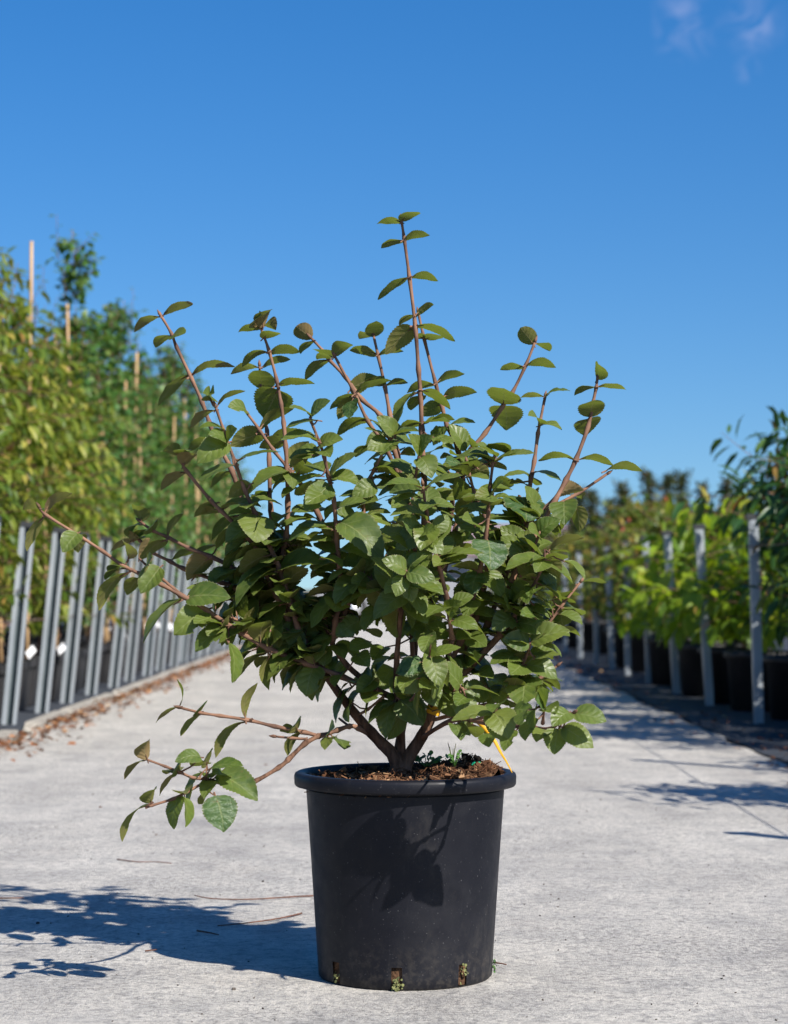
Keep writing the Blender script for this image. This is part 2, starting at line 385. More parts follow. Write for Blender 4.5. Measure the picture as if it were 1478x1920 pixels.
def round_pot_mesh():
    b = MB(); b.lathe([(.05, .005), (.2, .005), (.225, .32), (.245, .321), (.247, .36), (.222, .36), (.218, .33)], 28)
    n0 = len(b.f); b.lathe([(.218, .331), (.1, .345), (.001, .348)], 28, 1)
    return b.mesh('round_pot', [M_tub, M_soil])
TUB, RPOT = tub_mesh(), round_pot_mesh()
def cane_mesh(h):
    b = MB(); pts = [Vector((.004*math.sin(z*3), 0, z)) for z in np.linspace(.2, h, 9)]
    b.tube(pts, [.0105+.0015*(i % 2) for i in range(9)], 6); return b.mesh('cane', M_cane)
def label_mesh():
    b = MB(); b.tube([(0, 0, 0), (.004, 0, .05)], .003, 4)
    b.box((.008, 0, .085), (.045, .004, .075), 0, Matrix.Rotation(.5, 3, 'Y')); return b.mesh('label', M_white)
LABEL = label_mesh()
KIND = {}
def kind(key, n, h, z0, nsh, rad, lL, lW, step, droop, up, mat, pot, cane=0, stemmat=M_stem, **k):
    out = []
    for i in range(n):
        hh = h*(1+.09*(i-(n-1)/2)); me, st = shoots_plant(hash(key) % 97*0+ord(key)*31+i, hh, z0, nsh, rad, lL, lW, step, droop, up, mat, **k)
        out.append((me, st.mesh('stem', stemmat), cane_mesh(hh*cane*(1+.05*i)) if cane else None, pot))
    KIND[key] = out
kind('A', 4, 2.6, .42, 100, .5, .105, .038, .021, .9, .9, M_fA, TUB, .86, spires=5)
kind('B', 5, 2.8, .4, 100, .44, .072, .055, .023, .45, 1.3, M_fB, TUB, .72, spires=4)
kind('C', 4, 1.72, .4, 58, .62, .15, .042, .032, .8, 1.7, M_fC, RPOT, spires=2)
kind('D', 3, 1.2, .42, 46, .56, .14, .08, .045, 1.1, .8, M_fD, RPOT)
kind('E', 4, 1.35, .36, 70, .62, .08, .05, .024, .7, .9, M_fE, RPOT)
kind('F', 4, 2.25, .3, 170, .5, .075, .04, .02, 0, 2.0, M_fF, RPOT, cone=.6, top=.8)
NAMES = {'A': 'cherry_tree', 'B': 'birch_tree', 'C': 'laurel_shrub', 'D': 'lime_green_shrub', 'E': 'variegated_shrub', 'F': 'conical_evergreen'}
LAB = {
 'A': ('yellow-green caned tree with drooping narrow leaves', 'tree', 'yellow-green caned trees in square tubs'),
 'B': ('tall dark green caned tree with small round leaves', 'tree', 'dark green caned trees in square tubs'),
 'C': ('dark green shrub with long drooping leaves', 'shrub', 'long-leaved shrubs in round pots'),
 'D': ('bright lime green large-leaved shrub', 'shrub', 'lime green shrubs in round pots'),
 'E': ('low shrub with mixed yellow, green and reddish leaves', 'shrub', 'yellow and green shrubs in round pots'),
 'F': ('dark pointed conical evergreen rising behind the shrubs in round pots', 'evergreen', 'conical evergreens behind the shrub row')}
rp = random.Random(12)
ROW = {'A': ((-2.7, 'in tub just behind the channel posts'), (-3.5, 'behind the front row of tubs'), (-9, 'in the third row of tubs')),
       'C': ((2.8, 'in pot just behind the steel posts'), (9, 'behind the first row of round pots'))}
ROW['B'] = ROW['A']; ROW['D'] = ROW['E'] = ROW['C']
def plant(key, x, y, sc_=1.0, lab=False, i=None):
    v = KIND[key]; me, st, cn, pot = v[rp.randrange(len(v)) if i is None else i]
    e = empty(NAMES[key], (x, y, .006 if x < 0 else -.004), rp.uniform(0, 6.28) if pot is RPOT else rp.choice((0, 1, 2, 3))*math.pi/2+rp.uniform(-.06, .06))
    tx, ct, gp = LAB[key]
    for lim, ph in ROW.get(key, ()):
        if (x > lim if x < 0 else x < lim): tx = tx+' '+ph; gp = gp+' '+ph; break
    tag(e, tx, ct, gp)
    f = obj('foliage', me, e); f['kind'] = 'stuff'; f.scale = (1, 1, sc_)
    s = obj('stem', st, e); s.scale = (1, 1, sc_)
    obj('pot', pot, e)
    if cn:
        c = obj('cane', cn, e); c.matrix_local = Matrix.Rotation(-e.rotation_euler.z, 4, 'Z') @ Matrix.Translation((rp.uniform(.02, .17), rp.uniform(-.12, .12), 0)); c.rotation_euler = (rp.uniform(-.03, .03), rp.uniform(-.03, .03), 0)
    if lab:
        l = obj('label', LABEL, e); l.location = (.16, -.16, .26); l.rotation_euler = (rp.uniform(-.4, .4), rp.uniform(-.4, .9), rp.uniform(-1, 1))
    return e
# trees in square tubs, two rows deep, then a thinner third
yy = 9.4; k = 0
while yy < 34:
    key = 'A' if yy < 15.4 else 'B'
    plant(key, -2.43+rp.uniform(-.03, .03), yy, rp.uniform(.93, 1.06), rp.random() < .55)
    key = 'A' if yy < 16 else 'B'
    if yy < 29: plant(key, -3.08+rp.uniform(-.05, .05), yy+.25, rp.uniform(.93, 1.08), rp.random() < .3)
    if k % 2 == 0 and yy < 27 and yy > 12: plant('A' if yy < 18.5 else 'B', -3.85, yy+.3, rp.uniform(.88, 1.0))
    yy += .64 if yy < 20 else .8; k += 1
# shrubs in round pots
plant('C', 2.36, 6.55, .98); plant('C', 3.1, 7.4, .9); yy = 9.35
while yy < 21:
    a = plant('C' if yy < 12.6 else ('D' if yy < 16.9 else 'E'), (2.3 if yy < 12.6 or yy > 16.9 else 2.2)+rp.uniform(-.03, .05), yy, rp.uniform(.95, 1.05)*(.86 if yy < 11.6 else 1))
    if yy < 14 or rp.random() < .6: plant('C' if yy < 12.5 else ('D' if rp.random() < .35 else 'E'), 3.2, yy+.3, rp.uniform(.88, 1.0))
    yy += .86
while yy < 44:
    plant('E', 2.45+rp.uniform(-.1, .1), yy, rp.uniform(.9, 1.15)); plant('E', 3.5, yy+.5, rp.uniform(1, 1.25)); yy += 1.25
for px, py in ((1108, 905), (1165, 893), (1214, 868), (1250, 876), (1282, 872), (1320, 893), (1362, 884)):
    plant('F', (px-CX)*29/F, 29+rp.uniform(-.3, .3), (H+(HY-py)*29/F)/2.25, i=1)
for i in range(7):
    for j in range(2):
        plant('F', 2.9+i*.78+rp.uniform(-.15, .15), 32.5+j*2.6+rp.uniform(-.4, .4), rp.uniform(.8, .98))

# ------------------------------------------------------------------ posts and wires
def channel_mesh(h):
    b = MB(); w, dp, t = .074, .05, .02             # open side of the U looks towards the path's near end
    def bar(x, y, ex, ey, m): b.box((x, y, h/2), (ex, ey, h), m)
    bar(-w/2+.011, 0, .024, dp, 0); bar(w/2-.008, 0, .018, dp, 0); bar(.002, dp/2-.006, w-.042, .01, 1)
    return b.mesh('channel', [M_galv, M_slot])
CH = channel_mesh(1.07)
def capm():
    b = MB(); b.box((0, 0, 0), (.08, .056, .03), 0, None, .92); return b.mesh('cap', M_cap)
CAP = capm()
for i in range(22):
    d = 9.2+i*1.062
    e = empty('channel_post', (-2.08+rp.uniform(-.012, .012), d, 0), rp.uniform(-.1, .1))
    e.rotation_euler = (rp.uniform(-.01, .01), R(5.6)+rp.uniform(-.012, .012), e.rotation_euler.z)
    tag(e, 'leaning galvanised channel post with dark slot in front of square tubs', 'post', 'channel posts along the tubbed trees')
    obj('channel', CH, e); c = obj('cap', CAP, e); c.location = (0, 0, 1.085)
def rpost_mesh():
    b = MB(); pr = [(-.025, -.024), (.025, -.024), (.025, .024), (-.025, .024)]
    v = []
    for z in (-.02, 1.12):
        for x, y in pr: v.append((x, y, z))
    b.add(v, [(0, 1, 5, 4), (1, 2, 6, 5), (2, 3, 7, 6), (3, 0, 4, 7), (4, 5, 6, 7)], 0, False)
    b.box((0, -.026, .55), (.018, .008, 1.1), 0)
    return b.mesh('steel_post', [M_galv, M_galv])
RP = rpost_mesh()
for i, d in enumerate([4.0, 5.35, 6.7, 8.05, 9.5, 11.55, 13.35, 14.9, 16.5, 18.0, 19.3, 20.8, 22.6, 24.6, 27, 30]):
    e = empty('steel_post', (2.0, d, 0)); e.rotation_euler = (rp.uniform(-.012, .012), R(-1.9)+rp.uniform(-.03, .03), 0)
    tag(e, 'galvanised steel post with black cap in front of round potted shrubs', 'post', 'steel posts along the round pots')
    obj('shaft', RP, e); c = obj('cap', CAP, e); c.location = (0, 0, 1.132)
def wire(x0, z, y0, y1, label):
    b = MB(); n = 20; b.tube([(x0, y0+(y1-y0)*i/n, z-.012*(1 if i % 2 else 0)) for i in range(n+1)], .003, 4)
    tag(b.build('support_wire', M_wire), label, 'wire')
wire(-2.08+.52*.098-.02, .565, 9.2, 31.5, 'thin rusty wire strung at half height along the channel posts')
wire(1.945, .97, 4, 30, 'thin wire strung near the tops of the steel posts by round pots')

# ------------------------------------------------------------------ the pot
PC = Vector(((760-CX)*4.0/F, 4.0, 0)); NS = 160
potE = empty('plant_pot', PC)
tag(potE, 'large charcoal plastic pot with rolled rim and drainage slots on concrete path', 'pot')
def slot(i, k):
    if i != 2 and i != 3: return False
    a = (k+.5)/NS*360; a = a-360 if a > 180 else a
    for s in range(8):
        c = -5.6+45*s; c = c-360 if c > 180 else c
        if abs((a-c+180) % 360-180) < 2.6: return True
    return False
b = MB()
b.lathe([(.02, .004), (.161, .0), (.1645, .004), (.1655, .022), (.167, .043), (.172, .12), (.1785, .22), (.188, .355)], NS, 0, lambda i, k: slot(i, k) if i in (2, 3) else False)
body = b.build('pot_body', M_pot, potE)
b = MB(); b.lathe([(.1875, .3595), (.204, .360), (.2082, .3612), (.2102, .3645), (.2108, .379), (.2092, .3838), (.2045, .3865), (.194, .3868), (.1895, .384), (.187, .377), (.184, .345), (.18, .3)], NS)
b.build('rim', M_pot, potE)
b = MB(); b.lathe([(.1605, .004), (.1622, .06), (.164, .12)], 60, 0)
b.build('root_ball', M_soil, potE)
# soil surface
rg = random.Random(8); b = MB(); nr, na = 22, 72; v = []; f = []
def soil_z(x, y):
    r = math.hypot(x, y)
    z = .369+.014*noise.noise((x*14, y*14, 1))+.010*noise.noise((x*38, y*38, 2))+.006*noise.noise((x*90, y*90, 5))
    z += .022*max(0, min(1, (x+.02)/.16))+.008*max(0, noise.noise((x*22, y*22, 9)))+.006*math.exp(-(r/.05)**2)
    return z-.018*max(0, (r-.165)/.02)*(1 if x < .05 else .45)
for i in range(nr+1):
    r = .186*i/nr
    for k in range(na):
        a = 2*math.pi*k/na; x, y = r*math.cos(a), r*math.sin(a); v.append((x, y, soil_z(x, y)))
for i in range(nr):
    for k in range(na): k2 = (k+1) % na; f.append((i*na+k, i*na+k2, (i+1)*na+k2, (i+1)*na+k))
b.add(v, f); s = b.build('potting_soil', M_soil); s.location = PC
tag(s, 'brown fibrous bark soil filling the charcoal pot', 'soil', None, 'stuff')
def chip_cloud(name, n, gen, mat, parent=None):
    """loose fibres and crumbs joined in one mesh"""
    v = []; f = []; rn = []
    for q in range(n):
        p, l, w, t = gen(q); d = Vector((rg.gauss(0, 1), rg.gauss(0, 1), rg.gauss(0, .45))).normalized()
        o = d.orthogonal().normalized(); o.rotate(Quaternion(d, rg.uniform(0, 6.28))); u = d.cross(o); b0 = len(v)
        for sx in (-1, 1):
            for a_, c_ in ((-1, -.6), (1, -.8), (.7, 1), (-.8, .7)):
                v.append(tuple(Vector(p)+d*l/2*sx*rg.uniform(.8, 1.1)+o*a_*w/2*(1 if sx < 0 else .7)+u*c_*t/2))
        f += [tuple(b0+i for i in q_) for q_ in ((3, 2, 1, 0), (4, 5, 6, 7), (0, 1, 5, 4), (1, 2, 6, 5), (2, 3, 7, 6), (3, 0, 4, 7))]
        rn += [rg.random()]*8
    me = bpy.data.meshes.new(name); me.from_pydata(v, [], f); me.materials.append(mat)
    a = me.attributes.new('rnd', 'FLOAT', 'POINT'); a.data.foreach_set('value', rn); o = obj(name, me, parent); return o
def g_soil(q):
    a = rg.uniform(0, 6.28); r = .183*math.sqrt(rg.random()); x, y = r*math.cos(a), r*math.sin(a)
    fib = rg.random() < .78
    return ((x, y, soil_z(x, y)+rg.uniform(0, .006)), rg.uniform(.012, .032) if fib else rg.uniform(.005, .013), .0016 if fib else rg.uniform(.005, .012), .0015 if fib else rg.uniform(.004, .01))
chips = chip_cloud('bark_chips', 2600, g_soil, M_fibre, s); chips['kind'] = 'stuff'

# ------------------------------------------------------------------ the shrub: stems
shrub = empty('viburnum_shrub', (PC.x-.01, 4.0, .362))
tag(shrub, 'broad open shrub with brown stems and oval serrated green leaves growing in charcoal pot', 'shrub')
INV = Matrix.Translation(-shrub.location)
BASE = (748, 1436, 0)
LIMB = {
 'L': [(748, 1440, 0), (735, 1413, 0), (712, 1390, 0), (686, 1362, -.005), (660, 1331, -.01), (636, 1300, -.01), (616, 1272, -.01), (592, 1240, -.01), (574, 1205, 0)],
 'M': [(746, 1312, -.01), (708, 1294, -.02), (679, 1272, -.02), (650, 1246, -.02), (622, 1205, -.02), (606, 1160, -.02)],
 'C': [(752, 1440, .005), (752, 1400, .005), (750, 1345, -.005), (745, 1303, -.02), (744, 1250, -.04), (746, 1212, -.06), (754, 1130, -.11)],
 'B': [(745, 1438, .015), (748, 1395, .03), (762, 1330, .05), (775, 1250, .08), (782, 1160, .09), (788, 1060, .09)],
 'R': [(756, 1440, 0), (771, 1412, 0), (788, 1386, -.005), (805, 1352, -.01), (815, 1313, -.02), (836, 1289, -.03), (872, 1260, -.05), (910, 1220, -.06), (936, 1193, -.07), (962, 1158, -.08)],
 'Q': [(815, 1316, -.02), (826, 1276, -.05), (838, 1240, -.08), (848, 1198, -.12)],
}
LIMB_R = {'L': (.0158, .0058), 'M': (.0068, .005), 'C': (.0115, .0045), 'B': (.0095, .005), 'R': (.0155, .0052), 'Q': (.0068, .005)}
# stems, tip first; (tip depth, [pixels], limb joined, index on limb)
STEM = [
 (.02, [(753, 414), (758, 447), (768, 521), (779, 613), (785, 693), (789, 743), (791, 806), (795, 880), (797, 960)], 'B', 5),
 (.13, [(785, 588), (795, 633), (817, 719), (829, 761), (838, 797), (859, 844), (868, 910), (850, 1010), (815, 1120)], 'B', 4),
 (.16, [(701, 631), (709, 666), (722, 725), (731, 776), (745, 850), (765, 960)], 'B', 5),
 (.09, [(584, 634), (607, 659), (616, 673), (648, 707), (680, 750), (713, 779), (735, 830), (760, 920), (775, 1020)], 'B', 5),
 (.0, [(628, 668), (665, 737), (689, 788), (719, 832), (752, 905), (770, 1000), (775, 1090)], 'B', 4),
 (-.01, [(490, 617), (504, 656), (519, 713), (527, 757), (532, 793), (536, 838), (538, 876), (540, 942), (537, 1008), (531, 1041), (548, 1110)], 'L', 8),
 (.12, [(487, 687), (493, 766), (501, 808), (505, 861), (508, 957), (522, 1040), (545, 1120)], 'L', 8),
 (.05, [(302, 592), (322, 626), (331, 650), (358, 707), (379, 754), (393, 793), (408, 832), (435, 882), (456, 942), (490, 1010), (520, 1090)], 'L', 8),
 (-.1, [(405, 764), (420, 808), (441, 867), (459, 918), (479, 963), (499, 1010), (526, 1071), (559, 1179), (570, 1200)], 'L', 7),
 (.0, [(460, 770), (486, 805), (513, 844), (539, 876), (559, 900), (595, 960), (625, 1030), (640, 1100)], 'M', 5),
 (-.18, [(585, 794), (599, 829), (608, 856), (617, 897), (626, 936), (632, 1011), (637, 1065), (640, 1119), (629, 1165)], 'M', 4),
 (-.05, [(334, 853), (343, 870), (349, 882), (396, 939), (414, 957), (447, 990), (480, 1030), (505, 1090), (540, 1160)], 'L', 8),
 (-.08, [(75, 953), (87, 966), (146, 1003), (192, 1033), (230, 1060), (265, 1077), (301, 1095), (341, 1117), (387, 1144), (443, 1181), (503, 1216), (573, 1243), (640, 1268), (690, 1290)], 'M', 1),
 (.02, [(265, 979), (287, 995), (314, 1007), (355, 1028), (394, 1043), (458, 1076), (520, 1120)], 'L', 8),
 (.08, [(254, 1009), (262, 1013), (287, 1036), (320, 1053), (344, 1066), (415, 1092), (442, 1102), (500, 1150)], 'L', 8),
 (-.06, [(260, 1046), (284, 1068), (301, 1082), (325, 1103), (350, 1122)], None, 0),
 (-.04, [(431, 1157), (460, 1168), (510, 1185), (560, 1225)], 'L', 7),
 (-.1, [(339, 1327), (379, 1337), (412, 1342), (465, 1350), (515, 1362), (571, 1373), (602, 1379), (633, 1369), (655, 1362), (672, 1365)], 'L', 2),
 (-.24, [(392, 1462), (440, 1474), (478, 1465), (523, 1439), (540, 1425), (571, 1395), (598, 1380)], None, 0),
 (-.27, [(275, 1424), (310, 1437), (338, 1448), (361, 1458), (392, 1462)], None, 0),
 (-.3, [(273, 1515), (286, 1510), (324, 1498), (350, 1485), (388, 1465)], None, 0),
 (-.05, [(518, 1381), (547, 1384), (577, 1386)], None, 0),
 (.03, [(636, 1347), (655, 1362)], None, 0),
 (.1, [(1003, 642), (986, 685), (961, 736), (942, 763), (910, 812), (884, 842), (862, 880), (845, 960), (830, 1060)], 'B', 4),
 (.05, [(1022, 745), (1013, 791), (1009, 812), (1002, 865), (996, 894), (992, 929), (980, 980), (950, 1070), (915, 1170)], 'R', 6),
 (.0, [(1120, 712), (1118, 727), (1112, 756), (1103, 800), (1080, 862), (1062, 899), (1040, 940), (1000, 1010), (960, 1090)], 'R', 8),
 (.04, [(1138, 889), (1084, 925), (1033, 952), (987, 982), (953, 1016), (930, 1045), (905, 1110), (880, 1190)], 'R', 6),
 (-.02, [(1050, 922), (1026, 948), (992, 982), (955, 1015), (935, 1035)], None, 0),
 (-.16, [(1023, 1031), (1016, 1064), (1001, 1098), (975, 1140)], 'R', 9),
 (-.03, [(1088, 1092), (1052, 1138), (1024, 1178), (1005, 1218), (987, 1264), (960, 1300)], None, 0),
 (-.1, [(1010, 1005), (998, 1036), (981, 1073), (961, 1121), (940, 1170)], 'R', 8),
 (-.44, [(1076, 1336), (1055, 1350), (1033, 1366), (1000, 1364), (964, 1361), (910, 1355), (850, 1350)], 'R', 2),
 (-.42, [(1021, 1318), (1018, 1356)], None, 0),
 (.02, [(1044, 1249), (1013, 1272), (959, 1303), (900, 1325), (850, 1340)], 'R', 3),
 (-.27, [(793, 910), (800, 959), (811, 1016), (825, 1067), (837, 1118)], 'Q', 3),
 (-.18, [(925, 865), (919, 914), (916, 959), (912, 1003), (900, 1070), (880, 1150), (865, 1200)], 'Q', 1),
 (-.02, [(876, 868), (890, 925), (910, 970), (915, 1040), (900, 1130)], 'R', 6),
 (-.1, [(786, 852), (778, 905), (772, 960), (775, 1040), (770, 1130)], 'B', 3),
 (-.24, [(784, 1003), (777, 1040), (768, 1090)], 'C', 6),
 (-.08, [(732, 822), (702, 881), (685, 915), (680, 980), (672, 1060), (650, 1140)], 'M', 4),
 (-.26, [(762, 1070), (757, 1100)], 'C', 6),
 (-.1, [(680, 1078), (700, 1090), (725, 1130)], 'C', 6),
 (-.22, [(806, 1228), (800, 1262), (790, 1290), (760, 1320)], 'C', 3),
 (-.12, [(868, 1290), (840, 1300), (815, 1316)], None, 0),
 (-.37, [(924, 1335), (905, 1345), (880, 1352)], None, 0),
 (-.1, [(995, 1205), (985, 1235), (960, 1270), (915, 1310)], None, 0),
 (-.04, [(720, 1305), (690, 1330), (668, 1342)], None, 0),
]
def crom(pts, sub=3):
    out = []
    for i in range(len(pts)-1):
        p0, p1, p2, p3 = pts[max(i-1, 0)], pts[i], pts[i+1], pts[min(i+2, len(pts)-1)]
        for j in range(sub):
            t = j/sub; out.append(.5*((2*p1)+(p2-p0)*t+(2*p0-5*p1+4*p2-p3)*t*t+(3*p1-p0-3*p2+p3)*t**3))
    return out+[pts[-1]]
LP = {k: [P(x, y, 4+d) for x, y, d in v] for k, v in LIMB.items()}
for k, pts in LP.items():
    q = crom(pts, 5); n = len(q); r0, r1 = LIMB_R[k]; b = MB()
    rad = [(r0*(1-(i/(n-1))**.6)+r1*(i/(n-1))**.6)*(1+.12*noise.noise((i*.5, ord(k), 0))) for i in range(n)]
    if k in 'LCR': rad[0] *= 1.2; rad[1] *= 1.1
    b.tube([INV @ p for p in q], rad, 12); b.build('limb', M_bark, shrub)
b = MB(); q = [Vector(((748-CX)*4/F, 4.0, z)) for z in (.33, .36, .375, .39, .41, .425)]
b.tube([INV @ p for p in q], [.024, .026, .025, .019, .012, .005], 14); b.build('root_crown', M_bark, shrub)
STEMS = []                                            # (px samples, depths) for attaching the leaves
segs = []                                             # sampled (px, py, depth, point, tangent)
for si, (tipd, pix, limb, idx) in enumerate(STEM):
    if limb: lx, ly, ld_ = LIMB[limb][idx]; pix = pix+[(lx, ly)]; bd = ld_
    else:
        bx, by = pix[-1]                               # joins whatever stem was drawn there before it
        c = [(math.hypot(s[0]-bx, s[1]-by), s) for s in segs]
        c += [(math.hypot(x-bx, y-by), (x, y, 4+d_)) for v in LIMB.values() for x, y, d_ in v]
        bd = min(c, key=lambda t: t[0])[1][2]-4 if c else 0
    L = [0]
    for a, c in zip(pix[:-1], pix[1:]): L.append(L[-1]+math.hypot(c[0]-a[0], c[1]-a[1]))
    ds = [4+bd+(tipd-bd)*(1-l/L[-1])**1.0 for l in L]
    pts = [P(x, y, d) for (x, y), d in zip(pix, ds)]; q = crom(pts, 4); n = len(q)
    short = L[-1] < 160
    r1 = .0024 if limb else .002; r2 = min(.0054, .0026+L[-1]*.0000055)
    if si == 18: r2 = .0044; r1 = .0032
    if si == 19 or si == 20: r1, r2 = .002, .0027
    rad = [(r1+(r2-r1)*(i/(n-1)))*(1.45 if i % 4 == 0 and i else (1.12 if i % 4 == 1 else 1))*(1+.08*noise.noise((i*.9, si, 0))) for i in range(n)]
    b = MB(); b.tube([INV @ p for p in q], rad, 8)
    if not short or si in (18, 21):                   # terminal bud
        t = (q[0]-q[1]).normalized(); b.tube([INV @ q[0], INV @ (q[0]+t*.006), INV @ (q[0]+t*.014)], [.003, .0034, .0006], 6)
    b.build('branch', M_stem if si not in (18, 22) else M_bark, shrub)
    for i, p in enumerate(q):
        d = p.y; segs.append((CX+p.x*F/d, HY-(p.z-H)*F/d, d, p.copy(), (q[max(i-1, 0)]-q[min(i+1, n-1)]).normalized(), si))

# ------------------------------------------------------------------ the shrub: leaves
def hero_mesh(seed, arch, fold, crumple=0.0, tipk=.9, bite=False, mat=None):
    rg_ = random.Random(seed); nv = 26; us = (-1, -.55, 0, .55, 1); v = []; f = []; uv = []
    o1, o2 = rg_.uniform(0, 50), rg_.uniform(0, 50); sk = rg_.uniform(-.06, .06); tw = rg_.uniform(-.25, .25)
    for i in range(nv+1):
        t = i/nv; w = .54*(math.sin(math.pi*min(1, t**.74*.985+.012))**.62)*(1-.10*t)
        if t > .8: w *= 1-((t-.8)/.2)**2*.5*tipk
        z0 = arch*math.sin(math.pi*t**.82)
        for u in us:
            ww = w*(1 if abs(u) < 1 else (1.0 if i % 2 else .915))
            if bite and abs(u) == 1 and u > 0 and .45 < t < .62: ww *= .72
            z = z0+fold*abs(u)*w*1.2-(.05*abs(u)**2*w if fold < .1 else 0)
            z += (.035+crumple*.12)*noise.noise((t*4+o1, u*1.5*(1+crumple*3), o2))*abs(u)
            z += .005*math.cos(2*math.pi*(t*5.2-abs(u)**.8*1.5))*(1-abs(u)*.5)*(1 if abs(u) > .1 else 0)
            z += crumple*.07*noise.noise((t*9+o2, u*4, o1))
            z += tw*u*w*(t-.3)*.5
            x = t+.02*noise.noise((t*5, u*2, o1))*abs(u)
            v.append((x, u*ww+sk*math.sin(math.pi*t), z)); uv.append((u*.5+.5, t))
    for i in range(nv):
        for k in range(4): a = i*5+k; f.append((a, a+5, a+6, a+1))
    b0 = len(v)                                         # petiole
    for x, r in ((-.13, .03), (.0, .03), (.18, .012)):
        z = (arch*math.sin(math.pi*x**.82) if x > 0 else 0)-.012+(x*.4 if x < 0 else 0)
        for k in range(4):
            a = math.pi/4+k*math.pi/2; v.append((x, math.cos(a)*r, z+math.sin(a)*r)); uv.append((.5, max(0, x)))
    for i in range(2):
        for k in range(4): k2 = (k+1) % 4; f.append((b0+i*4+k, b0+i*4+k2, b0+i*4+4+k2, b0+i*4+4+k))
    me = bpy.data.meshes.new('leaf'); me.from_pydata(v, [], f); me.materials.append(mat or M_leaf); me.materials.append(M_stem)
    l = me.uv_layers.new(name='leaf')
    for lp in me.loops: l.data[lp.index].uv = uv[lp.vertex_index]
    for p in me.polygons:
        p.use_smooth = True
        if p.index >= nv*4: p.material_index = 1
    return me
HM = [hero_mesh(i, a, fo, 0, tk, bt) for i, (a, fo, tk, bt) in enumerate([(.08, .14, .9, 0), (.14, .2, 1, 0), (.2, .12, .9, 0), (.12, .3, 1, 0), (.06, .08, .7, 0), (.17, .24, .8, 1), (.1, .18, .5, 0), (.22, .3, 1, 0)])]
HT = [hero_mesh(20+i, a, fo, .12, 1) for i, (a, fo) in enumerate([(.07, .1), (.1, .18), (.13, .06), (.05, .22), (.1, .13)])]
HU = [hero_mesh(30+i, a, fo, .05, 1) for i, (a, fo) in enumerate([(.08, .1), (.12, .07), (.1, .16), (.06, .05)])]
HS = [hero_mesh(60+i, a, fo, 0, 1.1) for i, (a, fo) in enumerate([(.09, .03), (.13, .02), (.16, .04), (.11, .06), (.07, .02)])]
HB = [hero_mesh(40+i, a, fo, 0, .8, 0, M_young) for i, (a, fo) in enumerate([(.12, .25), (.18, .2)])]
HC = [hero_mesh(50+i, .08, .06, 1.0, .6, 0, M_crumple) for i in range(3)]
HBS = [hero_mesh(70+i, a, .04, 0, 1, 0, M_young) for i, a in enumerate((.1, .15))]
HTB = [hero_mesh(80+i, a, .1, .1, 1, True) for i, a in enumerate((.07, .12))]
POOL = {'s': HS, 'y': HBS, 't': HT+HM[:2]+[HM[4], HM[6]]+HTB, 'u': HU+[HM[4]], 'b': HB, 'c': HC}
